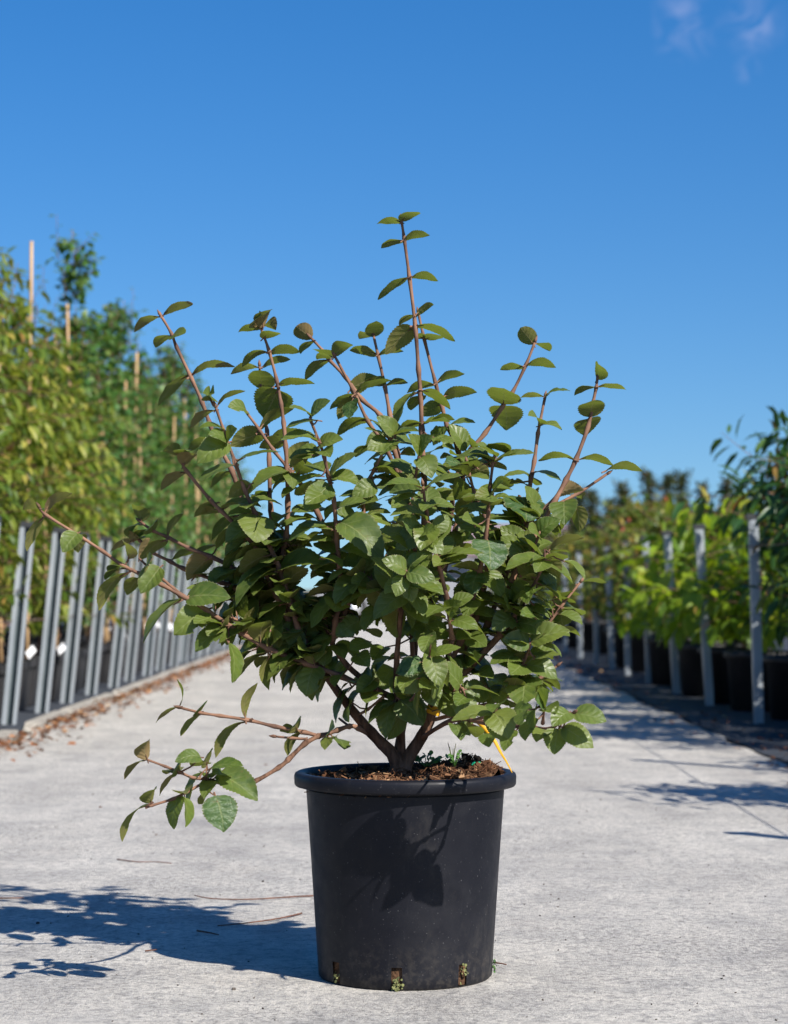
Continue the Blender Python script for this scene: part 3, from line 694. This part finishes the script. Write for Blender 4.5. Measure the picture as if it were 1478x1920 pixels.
# each leaf as seen: base, tip, apparent width, side shown (t upper, u under, b young bronze under, c puckered)
VIEW = {
'C5': (600, 380, 3.359, """512 122 370 124 36 u|515 116 619 84 42 u|520 236 395 268 32 u|525 235 681 198 46 u|552 470 378 590 44 u|575 470 734 484 46 u
606 702 712 636 58 u|602 706 510 756 36 u|588 782 425 935 112 u|602 776 836 856 50 u|652 856 540 852 26 u|668 860 768 854 44 u|342 846 356 768 104 u|330 838 250 840 30 u
356 952 200 925 66 u|370 955 515 932 46 u|412 1152 545 1130 40 u|400 1152 300 1128 55 u|92 970 200 912 66 u|62 978 -30 940 44 u|215 1210 72 1290 56 u|222 1198 430 1116 46 u|190 1180 342 1092 88 u
212 1232 120 1352 80 u|205 1240 190 1360 88 c|300 1370 115 1456 84 u|735 1132 900 1076 60 u|716 1142 560 1190 62 u|650 1180 812 1285 74 u|775 1222 975 1188 96 u|760 1272 640 1332 88 u|635 1215 580 1290 70 u
700 1372 840 1362 56 u|600 1200 490 1392 90 t|470 1460 365 1362 96 t|472 1462 612 1448 40 t|815 1402 966 1390 58 t|640 1390 520 1402 56 u|655 1392 810 1388 44 t|700 1500 800 1440 90 c|720 1480 830 1520 60 c
630 1578 562 1475 86 t|634 1578 704 1482 86 t|820 1482 956 1520 56 t|1345 892 1262 806 96 u|1365 886 1452 918 36 u|1280 1030 1150 1042 50 u|1300 1022 1478 1030 56 u|1155 1270 1150 1196 190 u|1150 1278 1180 1410 185 u
975 1542 1110 1602 44 t|1180 1572 1062 1530 56 u|310 1530 230 1590 50 u|430 1500 310 1560 110 t|480 1500 390 1590 80 t"""),
'C6': (880, 600, 4.347, """605 622 438 626 40 u|625 622 800 588 52 t|572 850 478 798 44 t|570 862 732 902 66 t|492 1258 290 1282 72 t|530 1240 732 1310 70 t|500 1272 552 1332 40 u
1040 486 1036 388 88 b|1026 546 880 598 56 u|1060 536 1272 560 42 u|988 790 1012 680 192 u|970 804 966 922 200 u|856 1136 590 1140 56 u|900 1132 1166 1176 66 u|1115 1226 1402 1224 74 u|735 1424 926 1386 108 u
198 1152 0 1090 50 t|210 1152 510 1098 76 t|312 1082 160 1022 72 u|220 1112 60 1030 46 t|195 1430 50 1470 110 t|192 1432 262 1330 46 t|340 1300 210 1392 118 u|60 1200 -80 1180 60 u|130 1170 300 1210 60 u"""),
'C4': (200, 540, 3.359, """358 168 524 98 42 u|332 180 178 262 34 u|408 300 304 358 52 u|414 300 502 300 78 t|535 550 782 490 48 u|515 550 328 722 42 u|692 756 856 650 24 u|680 770 530 872 42 u
735 892 600 890 56 t|758 962 826 900 80 t|758 962 660 934 70 t|765 975 590 1100 150 t|690 962 520 1022 58 u|455 1056 372 1040 58 b|466 1046 515 1036 24 b|482 1122 570 1062 60 u|500 1160 345 1262 60 u
1290 322 1205 262 100 u|1300 332 1225 396 46 u|1420 432 1330 436 38 u|1392 452 1256 570 68 u|982 250 1045 158 56 u|970 252 835 268 46 u|992 242 1052 246 46 u|976 245 986 196 40 b|985 318 1090 300 46 u|1030 402 1202 396 76 u|1014 402 860 484 48 u|958 500 790 532 42 u|985 492 1142 446 52 u|990 640 975 540 148 u
1080 640 990 792 215 u|1075 612 1290 594 52 u|885 776 782 758 78 t|960 892 1160 760 70 u|985 920 788 984 108 u|1036 940 1290 922 78 u|1112 962 970 1000 76 u|830 1082 1082 1040 56 t
1282 800 1166 762 42 t|1286 800 1402 722 70 t|1330 832 1148 880 56 t|1326 962 1120 962 86 t|1340 992 1480 962 84 t|1290 1052 1160 1122 56 u|800 1112 600 1212 86 t|790 1152 660 1250 48 u|690 1352 558 1434 70 u|730 1392 960 1382 68 t
1150 1152 918 1290 130 t|1152 1162 1180 1262 96 t|910 1232 776 1312 88 u|1010 1280 950 1330 60 u|650 700 625 680 40 t|660 700 690 680 36 t"""),
'C7': (30, 860, 3.695, """165 346 38 350 70 b|200 372 366 246 70 u|185 410 70 622 56 u|432 516 345 640 130 t|440 530 412 640 90 u|870 436 850 338 108 b|860 456 764 526 28 u|930 492 832 540 46 u|955 500 970 470 40 u
1046 546 1150 384 46 u|1040 560 862 690 92 u|830 560 660 640 46 u|780 694 760 584 78 b|850 692 912 560 30 b|760 756 634 780 36 u|740 762 612 834 28 u|770 790 574 1032 90 u|925 742 962 690 60 t|800 570 880 560 50 u
862 830 764 936 76 u|1000 752 880 920 148 t|1080 702 1212 652 58 u|1340 690 1190 832 128 u|1402 598 1222 690 36 u|1180 965 1472 962 150 t|1152 972 918 1250 96 t|1330 1046 1120 1206 185 t|1425 1152 1240 1172 66 t|1430 1190 1262 1322 118 t|1230 830 1340 800 50 u"""),
'A1': (380, 800, 3.695, """178 1182 -80 1122 120 t|515 1000 260 1230 148 t|525 1000 872 962 158 t|400 1200 390 1366 108 u|640 1342 480 1462 56 u|860 692 620 782 98 t|950 662 1230 912 215 t|1230 772 1422 722 118 t
1042 1002 880 1072 56 t|830 912 962 972 58 t|1160 1062 1042 1082 105 t|950 1132 770 1372 146 t|1420 1162 1200 1322 146 t|1110 1332 940 1442 126 c|1200 412 1050 482 126 t|1180 292 1362 292 56 t|1290 392 1480 412 68 t
880 342 1062 200 100 t|900 352 1070 384 88 t|820 342 660 402 56 t|600 272 772 196 48 u|100 572 -10 602 60 u|250 612 70 772 80 u|210 692 98 832 80 u|310 832 150 1002 86 u|340 902 230 1082 76 u|372 612 382 792 225 t|882 402 722 572 168 t
750 650 560 700 66 t|1100 560 1210 520 60 t|1060 640 930 600 90 t|1130 620 1290 600 70 t|560 620 520 670 90 t|500 710 620 690 60 t|1290 660 1160 640 70 t|1350 690 1478 650 90 t|1050 870 1230 930 60 t|640 820 510 850 70 u|60 1330 -40 1360 80 t|130 1370 50 1440 100 t
700 1300 620 1260 70 t|720 1330 640 1290 40 t|600 1180 500 1130 90 c|720 1200 630 1180 80 c"""),
'A2': (720, 800, 3.519, """252 402 20 392 68 t|270 412 502 332 58 t|240 206 310 332 136 t|560 292 692 302 96 u|545 332 680 352 56 t|500 252 408 242 86 c|285 622 60 592 78 t|430 692 300 652 56 t|440 692 470 802 136 t|222 712 128 622 96 t|240 716 330 690 70 t
20 832 162 680 126 u|375 892 632 842 88 t|680 736 692 936 220 c|940 682 700 620 76 t|1020 722 948 684 70 t|1022 722 1152 622 106 t|1060 872 815 942 98 t|1066 852 1312 738 88 u|1070 872 1152 992 106 u|1085 880 1192 852 56 u|965 930 1122 1062 106 t
1196 890 1310 1000 68 t|1286 1032 1462 1030 38 u|1130 1122 1040 1092 46 u|1132 1120 1292 1112 58 u|1110 1142 1262 1162 46 u|1112 1200 1000 1232 46 t|1170 1202 1192 1312 165 u|148 952 0 882 108 t|152 956 325 1002 116 t|152 1052 362 1092 106 t
432 1252 502 1160 96 t|620 962 580 1102 126 c|680 952 772 1112 116 t|590 1142 540 1252 108 t|700 1102 600 1182 108 t|850 1252 720 1332 136 t|880 1292 1072 1342 126 t|960 1422 790 1402 126 t|970 1422 1202 1352 126 t|130 1292 262 1424 116 t|250 1302 342 1272 56 t|310 1382 260 1478 86 t
560 1382 662 1442 116 t|840 1162 722 1152 56 c|830 1180 780 1120 60 c|900 460 924 622 245 c|1190 492 1182 642 165 t|1262 522 1292 682 98 u|1240 450 1310 470 40 u|560 600 480 640 80 t|600 650 520 620 60 t|780 690 700 720 60 u|820 780 800 850 60 u|900 740 830 860 50 t
450 590 380 580 70 t|400 260 330 300 90 c|350 290 400 340 70 c|160 520 60 540 80 t|330 520 260 560 70 t|400 880 330 920 90 t|520 720 590 690 80 c|640 1050 720 1070 50 t|980 1060 940 1160 70 t|1010 1080 950 1120 60 t|1000 1260 900 1240 60 t|1020 1190 1090 1200 60 u|580 500 620 460 70 u|470 150 390 140 60 t"""),
'A3': (400, 1100, 3.695, """250 282 58 384 106 t|362 452 154 652 66 u|270 442 165 562 66 u|110 392 142 642 106 t|392 472 382 702 100 u|620 472 395 642 106 t|700 542 650 742 185 t|772 592 732 782 76 t|520 302 622 442 116 t|802 332 720 502 108 t
1112 642 1000 722 116 t|962 692 860 922 66 t|962 802 942 922 56 t|1240 792 1090 932 98 t|1252 802 1200 1032 126 t|1292 782 1442 942 185 t|1252 492 1110 622 76 t|1252 562 1150 702 190 t|1440 522 1290 602 116 c|842 1042 780 1112 56 t|862 1052 908 1112 66 t|800 1012 842 966 36 t
420 380 480 340 80 t|600 540 470 560 60 t|900 590 850 680 60 t|1000 470 1080 540 120 t|1080 380 960 430 90 t|1190 420 1110 500 100 t|1380 640 1300 700 80 t|380 480 300 560 60 u|1060 290 1150 350 60 u"""),
'A4': (740, 1150, 3.519, """226 274 262 130 108 t|236 286 292 462 148 t|204 332 22 392 116 c|640 652 394 702 116 t|652 652 742 802 188 t|300 562 442 662 128 t|592 482 460 562 148 t|680 482 640 602 86 t|400 732 432 822 106 t|520 732 540 822 96 u|640 792 620 862 106 t|780 772 722 892 86 t
862 422 832 592 215 t|962 442 1062 482 106 u|800 342 640 282 106 t|930 292 1076 272 56 t|980 592 920 562 76 c|986 592 1002 502 66 t|780 642 902 642 86 t|942 622 920 732 56 t|992 622 1052 642 86 t|1152 652 1040 732 116 t|1186 662 1378 702 116 t|1110 752 1292 872 136 t|1082 762 1050 912 146 t|922 702 860 822 76 t|1000 772 930 832 86 t
540 392 640 422 76 t|330 310 430 400 100 t|460 330 560 280 90 t|440 420 390 480 90 t|250 470 170 480 80 t|600 260 480 250 80 t|640 420 730 470 80 t|480 560 410 600 90 t|690 600 640 640 50 t|870 640 830 720 60 t"""),
'A5': (210, 1270, 3.605, """462 190 440 28 38 u|452 200 304 302 34 u|592 240 644 172 24 u|592 240 468 388 48 u|902 280 972 58 70 u|910 296 708 532 88 u|1272 370 1190 522 86 u|1252 352 1272 290 42 u|1270 372 1140 372 66 u|240 556 262 428 80 u|216 562 86 684 38 u|450 642 472 580 22 u|440 642 326 794 38 u|440 642 354 666 18 u
602 540 448 562 88 t|642 600 686 478 46 u|640 572 536 612 66 u|670 612 876 592 78 t|612 640 528 832 78 t|720 652 972 812 156 t|700 802 760 1018 205 c|640 742 600 862 56 u|670 682 630 702 46 b|470 802 430 1004 106 t|482 812 502 992 78 t|240 862 68 1104 44 u|266 852 312 748 58 u|490 792 520 772 40 u|700 700 640 800 90 t|760 660 700 640 40 t"""),
}
rl = random.Random(77)
leaves = []
for key, (ox, oy, s, txt) in VIEW.items():
    for it in txt.replace('\n', '|').split('|'):
        t = it.split()
        if len(t) != 6: continue
        a = [float(x) for x in t[:5]]
        leaves.append((ox+a[0]/s, oy+a[1]/s, ox+a[2]/s, oy+a[3]/s, a[4]/s, t[5]))
SA = np.array([(s[0], s[1], s[2]) for s in segs])
def nearest(px, py, front):
    d = np.hypot(SA[:, 0]-px, SA[:, 1]-py); i = int(d.argmin())
    if front:
        c = np.where(d < max(20, d[i]+8))[0]
        if len(c): i = int(c[SA[c, 2].argmin()])
    return i, float(d[i])
tw = MB(); PLACED = []
def leaf_matrix(B, ex, ez, w, side, AR=None):
    """chord base to tip as seen, plus the tilt that gives the leaf its seen width"""
    l = math.hypot(ex, ez); AR = AR or rl.uniform(.68, .8)
    thin = w < .5*l; w *= .7 if thin else 1.12; l *= 1.08; ex *= 1.08; ez *= 1.08; L = max(l*1.05, w/.9, .05); W = max(AR*L, w*1.06) if L < .07 else max(.64*L, w*1.06)
    W = min(W, .95*L); o = math.sqrt(max(0, L*L-l*l)); s = 1 if side in 'tc' else -1
    fwd = 1 if s > 0 else (1 if ez > 0 and l < .8*L else -1)
    D = Vector((ex, -o*fwd, ez)).normalized(); C = Vector((0, -1, 0)); e1 = C-D*C.dot(D); m = max(e1.length, 1e-4); e1.normalize()
    e2 = D.cross(e1); c = max(-.97, min(.97, s*w/W)); q = math.sqrt(1-c*c)
    N1, N2 = e1*c+e2*q, e1*c-e2*q; N = N1 if N1.z > N2.z else N2
    Y = N.cross(D)
    return Matrix(((D.x*L, Y.x*W, N.x*L, B.x), (D.y*L, Y.y*W, N.y*L, B.y), (D.z*L, Y.z*W, N.z*L, B.z), (0, 0, 0, 1)))
for bx, by, tx, ty, w, side in leaves:
    i, dist = nearest(bx, by, side in 'tc'); sg = segs[i]; d = sg[2]
    if dist > 24: d = d-(.03 if side in 'tc' else -.02)
    d += rl.uniform(-.006, .006)
    B = P(bx, by, d); ex, ez = (tx-bx)*d/F, -(ty-by)*d/F
    M = leaf_matrix(B, ex, ez, w*d/F, side)
    if dist > 9:
        A = sg[3]; mid = A.lerp(B, .5)+Vector((0, 0, -.004)); tw.tube([INV @ A, INV @ mid, INV @ B], [.0019, .0016, .0014], 5)
    thin = w < .5*math.hypot(tx-bx, ty-by)
    tipn = min(math.hypot(bx-q[1][0][0], by-q[1][0][1]) for q in STEM)
    pk = side
    if side == 'u' and bx < 420 and rl.random() < .3: side = 'b'
    if side in 'ub': pk = ('y' if thin else 'b') if (side == 'b' or (tipn < 14 and rl.random() < .6)) else ('s' if thin else 'u')
    PLACED.append((M, rl.choice(POOL[pk])))
tw.build('leaf_stalks', M_stem, shrub)['kind'] = 'stuff'
NPART = 300
PLACED.sort(key=lambda t: -t[0].col[0].length)
# inner leaves filling the middle of the shrub, behind the ones picked out above
inner = []
core = [s for s in segs if ((s[0]-735)/320)**2+((s[1]-1115)/180)**2 < 1 or (((s[0]-745)/300)**2+((s[1]-1020)/210)**2 < 1 and rl.random() < .55) or ((s[0]-840)/190)**2+((s[1]-1250)/95)**2 < 1 or ((s[0]-620)/120)**2+((s[1]-1210)/80)**2 < 1]
core += [s for s in segs if ((s[0]-560)/170)**2+((s[1]-1130)/110)**2 < 1 or ((s[0]-720)/130)**2+((s[1]-1150)/80)**2 < 1]
core = [s for s in core if math.hypot(s[0]-818, s[1]-1330) > 42]
rl.shuffle(core)
for s in (core*4)[:900]:
    t = s[4]; o = t.orthogonal().normalized(); o.rotate(Quaternion(t, rl.uniform(0, 6.28)))
    if o.y < -.3 and rl.random() < .6: o.y *= -.6
    D = (o+t*.3+Vector((0, 0, -rl.uniform(-.1, .6)))).normalized(); N = (Vector((0, 0, 1))+t*.5+Vector((rl.gauss(0, .55), rl.gauss(0, .55)-.25, 0))); N = (N-D*N.dot(D)).normalized(); Y = N.cross(D)
    L = rl.uniform(.038, .07); W = L*.76; B = s[3]+D*.008
    inner.append((Matrix(((D.x*L, Y.x*W, N.x*L, B.x), (D.y*L, Y.y*W, N.y*L, B.y), (D.z*L, Y.z*W, N.z*L, B.z), (0, 0, 0, 1))), rl.choice(POOL['t'])))
for M, me in PLACED[:NPART]:
    o = obj('leaf', me, shrub); o.matrix_local = INV @ M
rest = PLACED[NPART:]+inner
bm = bmesh.new(); uvl = bm.loops.layers.uv.new('leaf')
for M, me in rest:
    n0 = len(bm.verts); nf = len(bm.faces); bm.from_mesh(me); bm.verts.ensure_lookup_table()
    bmesh.ops.transform(bm, matrix=INV @ M, verts=bm.verts[n0:])
me = bpy.data.meshes.new('inner_foliage'); bm.to_mesh(me); bm.free(); me.materials.append(M_leaf); me.materials.append(M_stem)
o = obj('inner_foliage', me, shrub); o['kind'] = 'stuff'
print('LEAVES explicit', len(PLACED), 'inner', len(inner), 'far from stem', sum(1 for l in leaves if nearest(l[0], l[1], False)[1] > 24))

# ------------------------------------------------------------------ strap, clip, weeds in the pot
lab = empty('plant_tag', P(817, 1330, 3.985)); tag(lab, 'yellow plastic strap label looped round a limb and hanging to the pot rim', 'label')
LI = Matrix.Translation(-lab.location)
b = MB(); ax = (P(820, 1318, 3.985)-P(812, 1342, 3.985)).normalized(); c = P(815, 1329, 3.985); o_ = ax.orthogonal().normalized()
v = []; n = 24
for k in range(n):
    a = 2*math.pi*k/n; q = Quaternion(ax, a) @ o_
    for h in (-.011, .011): v.append(LI @ (c+q*(.0135+.002*math.sin(a*3))+ax*h))
b.add(v, [(2*k, 2*k+1, (2*k+3) % (2*n), (2*k+2) % (2*n)) for k in range(n)]); b.build('loop', M_yellow, lab)
b = MB(); b.box(LI @ (P(816, 1332, 3.967)), (.013, .001, .0022), 0, Matrix.Rotation(-.25, 3, 'Y')); b.build('print_line', M_ink, lab)
cen = [(828, 1334, 3.97, 0), (855, 1342, 3.93, .6), (890, 1350, 3.885, .9), (905, 1362, 3.87, 1.0), (925, 1385, 3.86, .9), (940, 1412, 3.86, .35), (950, 1428, 3.87, .25), (961, 1449, 3.885, .1)]
q = crom([P(x, y, d) for x, y, d, _ in cen], 4); tws = np.interp(np.linspace(0, 7, len(q)), range(8), [c[3] for c in cen]); b = MB(); v = []
for i, p in enumerate(q):
    t = (q[min(i+1, len(q)-1)]-q[max(i-1, 0)]).normalized(); s_ = t.cross(Vector((0, -1, 0))).normalized(); s_ = (s_*math.cos(1.2-tws[i]*1.2)+Vector((0, -1, 0))*math.sin(1.2-tws[i]*1.2))
    wd = .0055*(1-.75*i/len(q)); v += [LI @ (p-s_*wd), LI @ (p+s_*wd)]
b.add(v, [(2*i, 2*i+1, 2*i+3, 2*i+2) for i in range(len(q)-1)]); st_ = b.build('strap', M_yellow, lab)
sm_ = st_.modifiers.new('thickness', 'SOLIDIFY'); sm_.thickness = .0008
b = MB(); b.box((0, 0, 0), (.016, .012, .005), 0, Matrix.Rotation(.5, 3, 'Y') @ Matrix.Rotation(.3, 3, 'X'), .7); b.box((.006, 0, .004), (.006, .008, .004), 0, None, .6)
o = b.build('plastic_clip', M_greenp); o.location = P(893, 1434, 4.03); tag(o, 'small bright green plastic clip lying on the bark soil', 'clip')
M_weed = noisy('weed_green', (.03, .09, .015), (.08, .18, .03), 60, .5, .4)
M_seed = noisy('weed_stalk', (.06, .07, .03), (.12, .11, .06), 60, .7, .3)
M_moss = noisy('pale_moss', (.06, .07, .025), (.2, .2, .08), 90, .9, .2)
def disc_leaf(b, p, r, n, m=0):
    n = n.normalized(); a = n.orthogonal().normalized(); c_ = n.cross(a); k = 8
    b.add([Vector(p)+(a*math.cos(2*math.pi*i/k)*r+c_*math.sin(2*math.pi*i/k)*r*.85) for i in range(k)]+[Vector(p)-n*r*.15], [(i, (i+1) % k, k) for i in range(k)], m)
def sprig(name, base, stalks, label, leaf_r, nleaf, seeds=False):
    e = empty(name, base); tag(e, label, 'weed'); b = MB(); lb = MB()
    for dx, dz, dy in stalks:
        tip = Vector((dx, dy, dz)); mid = tip*.5+Vector((0, 0, dz*.08)); b.tube([(0, 0, -.004), mid, tip], [.0011, .0009, .0006], 4)
        for j in range(nleaf):
            u = .45+.55*j/max(1, nleaf-1) if nleaf > 1 else 1; p = (mid.lerp(tip, (u-.5)*2) if u > .5 else mid*(u*2))
            off = Vector((rl.gauss(0, 1), rl.gauss(0, 1), .2)).normalized()*leaf_r*.9
            disc_leaf(lb, p+off, leaf_r*rl.uniform(.7, 1.1), Vector((rl.gauss(0, .5), -.7+rl.gauss(0, .3), .8)))
    b.build('stalk', M_seed if seeds else M_weed, e)
    if lb.v: lb.build('leaflets', M_weed, e)['kind'] = 'stuff'
sprig('weed_seedling', P(853, 1434, 3.97), [(-.012, .018, 0), (.006, .026, .0), (.014, .024, .004), (-.004, .014, -.004)], 'small round-leaved weed seedling sprouting from the bark soil', .0042, 3)
sprig('seeding_weed', P(849, 1434, 3.98), [(-.006, .034, 0), (-.009, .042, 0), (.006, .04, 0), (.001, .03, 0)], 'thin bare stalks of a seeding weed standing on bark soil', .003, 0, True)
sprig('creeping_weed', P(800, 1434, 4.03), [(-.02, .012, .02), (.02, .014, 0), (.03, .008, .01), (-.004, .02, 0), (.012, .022, .02), (-.03, .01, 0), (.035, .014, .02)], 'low creeping dark green weed at the foot of the shrub trunk', .0055, 4)
def slot_moss(a_deg, z, n, label, green):
    a = R(a_deg); p = PC+Vector((math.sin(a)*.168, -math.cos(a)*.168, z)); e = MB(); cr = MB()
    for j in range(n):
        q = Vector((rl.gauss(0, .0045), rl.gauss(0, .002), rl.gauss(0, .008))); q.rotate(Quaternion((0, 0, 1), a))
        disc_leaf(e, q, rl.uniform(.0012, .0034), Vector((math.sin(a)+rl.gauss(0, .4), -math.cos(a)+rl.gauss(0, .4), .5)))
    o = e.build('moss_tuft', M_moss if not green else M_weed); o.location = p; tag(o, label, 'moss')
slot_moss(-5.6, .011, 40, 'pale green moss tuft under the middle drainage slot of the pot', False)
slot_moss(39.4, .03, 16, 'little pale moss growing inside a drainage slot of the pot', False)
slot_moss(-50.6, .014, 16, 'pale dry moss in the drainage slot beside the twig shadows', False)
slot_moss(84.4, .02, 40, 'green weed growing from a drainage slot at the side of the pot', True)

# ------------------------------------------------------------------ ground litter
def twig(pix, r, label):
    pts = [G(x, y) for x, y in pix]; b = MB(); o0 = pts[0].copy(); q = crom([p-o0+Vector((0, 0, r+.0015+.002*abs(math.sin(i*2)))) for i, p in enumerate(pts)], 4)
    b.tube(q, [r*(1.1-.5*i/len(q)) for i in range(len(q))], 6); o = b.build('twig', M_twig); o.location = o0; tag(o, label, 'twig', 'dry twigs on the concrete')
twig([(220, 1613), (255, 1619), (290, 1619), (322, 1621)],   .0015, 'straight grey-brown twig in the sun behind the shrub shadow')
twig([(588, 1682), (540, 1686), (470, 1690), (400, 1688), (365, 1683)], .0018, 'long reddish twig lying across the shrub shadow, its end at the pot')
twig([(566, 1715), (520, 1727), (460, 1735), (408, 1739)], .0018, 'bent reddish twig lying in the shade beside the pot')
twig([(370, 1748), (390, 1753), (410, 1757)], .002, 'short twig scrap at the end of the bent reddish twig')
twig([(-20, 1687), (20, 1688), (45, 1687)], .0018, 'reddish twig end at the far edge of the shrub shadow')
twig([(272, 1786), (295, 1785)], .0016, 'tiny twig scrap within the dense part of the shrub shadow')
twig([(928, 1808), (938, 1811), (950, 1813)], .0016, 'tiny dark twig beside the green weed at the pot base')
def litter(name, n, gen, Lr, mat, label, cat):
    pos = []; L = []
    for q in range(n): p, l = gen(); pos.append(p); L.append(l)
    di = np.array([(rl.gauss(0, 1), rl.gauss(0, 1), rl.gauss(0, .15)) for _ in pos]); nr_ = np.array([(rl.gauss(0, .4), rl.gauss(0, .4), 1) for _ in pos]); L = np.array(L)
    o = obj(name, leaf_cloud(name, np.array(pos), di, nr_, L, L*.55, np.array([rl.random() for _ in pos]), mat)); tag(o, label, cat, None, 'stuff')
def gl():
    y = 4+rl.random()**1.4*24; c = .5+.5*noise.noise((y*.9, 0, 7)); return (XL+abs(rl.gauss(0, .07+.1*c))-.05, y, .008+rl.random()*.022), rl.uniform(.02, .055)
litter('fallen_leaves', 2600, gl, 0, M_dry, 'brown dry fallen leaves gathered along the kerb by the channel posts', 'leaves')
def gr_():
    y = 3+rl.random()**1.3*20; return (XR+rl.gauss(.06, .12), y, .008+rl.random()*.015), rl.uniform(.015, .045)
litter('fallen_leaves', 420, gr_, 0, M_dry, 'brown dry fallen leaves along the mat edge by the steel posts', 'leaves')
def gs():
    y = 3.3+rl.random()**2*9; return (rl.uniform(-1.5, 1.5), y, .004), rl.uniform(.006, .02)
litter('leaf_crumbs', 16, gs, 0, M_dry, 'scattered brown leaf crumbs on the concrete path', 'leaf crumbs')
def g_grit(q):
    y = 3.3+rl.random()**1.8*6; r_ = rl.uniform(.0012, .003)*(2 if rl.random() < .08 else 1); return ((rl.uniform(-1.1, 1.1), y, r_*.4), r_*1.5, r_, r_)
o = chip_cloud('grit', 260, g_grit, M_grit); tag(o, 'dark grit and crumbs scattered over the concrete path', 'grit', None, 'stuff')

# ------------------------------------------------------------------ seen through the shrub: a parked car and a shed far down the path
M_paint = noisy('shaded_white_car_paint', (.2, .2, .205), (.25, .25, .255), 2, .3, .5)  # white car body dulled to grey, its shade put into the paint colour
M_glass = noisy('car_glass', (.02, .025, .03), (.035, .04, .05), 2, .1, .6)
M_tyre = noisy('tyre_rubber', (.015, .015, .016), (.03, .03, .03), 20, .8, .3)
M_rim = noisy('wheel_rim', (.35, .35, .36), (.5, .5, .5), 5, .35, .5, metal=.6)
car = empty('parked_car', (.35, 47, 0)); tag(car, 'white hatchback car toned grey for shade, parked across the far end of the concrete path', 'car')
b = MB(); prof = [(-2.0, .3), (-2.05, .6), (-1.98, .9), (-1.75, 1.0), (-.95, 1.08), (-.35, 1.45), (.9, 1.5), (1.65, 1.35), (1.95, .95), (2.02, .6), (1.95, .3)]
v = []
for sx, ins in ((-1, 1), (1, 1)):
    for x, z in prof: v.append((x, sx*(.86-(.16 if z > 1.05 else 0)), z))
n = len(prof); f = [tuple(range(n-1, -1, -1)), tuple(range(n, 2*n))]+[(i, i+1, n+i+1, n+i) for i in range(n-1)]
b.add(v, f, 0, False); b.build('body', M_paint, car)
for x0, x1, x2, x3 in ((-.82, -.3, .3, .3), (.38, .38, .95, 1.5)):
    b = MB(); b.add([(x0, -.873, 1.06), (x3, -.873, 1.06), (x2, -.716, 1.42), (x1, -.716, 1.40)], [(0, 1, 2, 3)], 0, False); b.build('window', M_glass, car)
for x in (-1.25, 1.3):
    for s_ in (-1, 1):
        w_ = empty('wheel', (x, s_*.78, .31)); w_.parent = car
        b = MB(); q = [(math.cos(a)*.31, 0, math.sin(a)*.31) for a in np.linspace(0, 2*math.pi, 25)[:-1]]
        b.tube([(0, -.1, 0), (0, -.095, 0), (0, .095, 0), (0, .1, 0)], [.24, .31, .31, .24], 24); b.build('tyre', M_tyre, w_)
        b = MB(); b.tube([(0, -.108*1, 0), (0, .108, 0)], [.19, .19], 18); b.build('hub', M_rim, w_)
M_roof = noisy('mauve_roof', (.17, .12, .13), (.24, .18, .19), 1, .8, .2, 0, 0, (1, 6, 1)); M_wall = noisy('pale_wall', (.4, .39, .37), (.5, .49, .46), 1, .9, .2)
shed = empty('farm_shed', (6.0, 92, 0)); tag(shed, 'low pale shed with mauve-brown pitched roof far behind the shrub', 'shed')
b = MB(); b.box((0, 0, 1.1), (11, 6, 2.3)); b.build('wall', M_wall, shed)
b = MB(); b.add([(-5.8, -3.4, 2.2), (5.8, -3.4, 2.2), (5.8, 0, 3.6), (-5.8, 0, 3.6), (-5.8, 3.4, 2.2), (5.8, 3.4, 2.2), (-5.8, -3.4, 2.1), (5.8, -3.4, 2.1)], [(0, 1, 2, 3), (3, 2, 5, 4), (6, 7, 1, 0)], 0, False); b.build('roof', M_roof, shed)
b = MB(); b.box((-2, -3.03, 1.0), (2.4, .06, 2.0)); b.build('door', M_cap, shed)
bpy.context.view_layer.update()
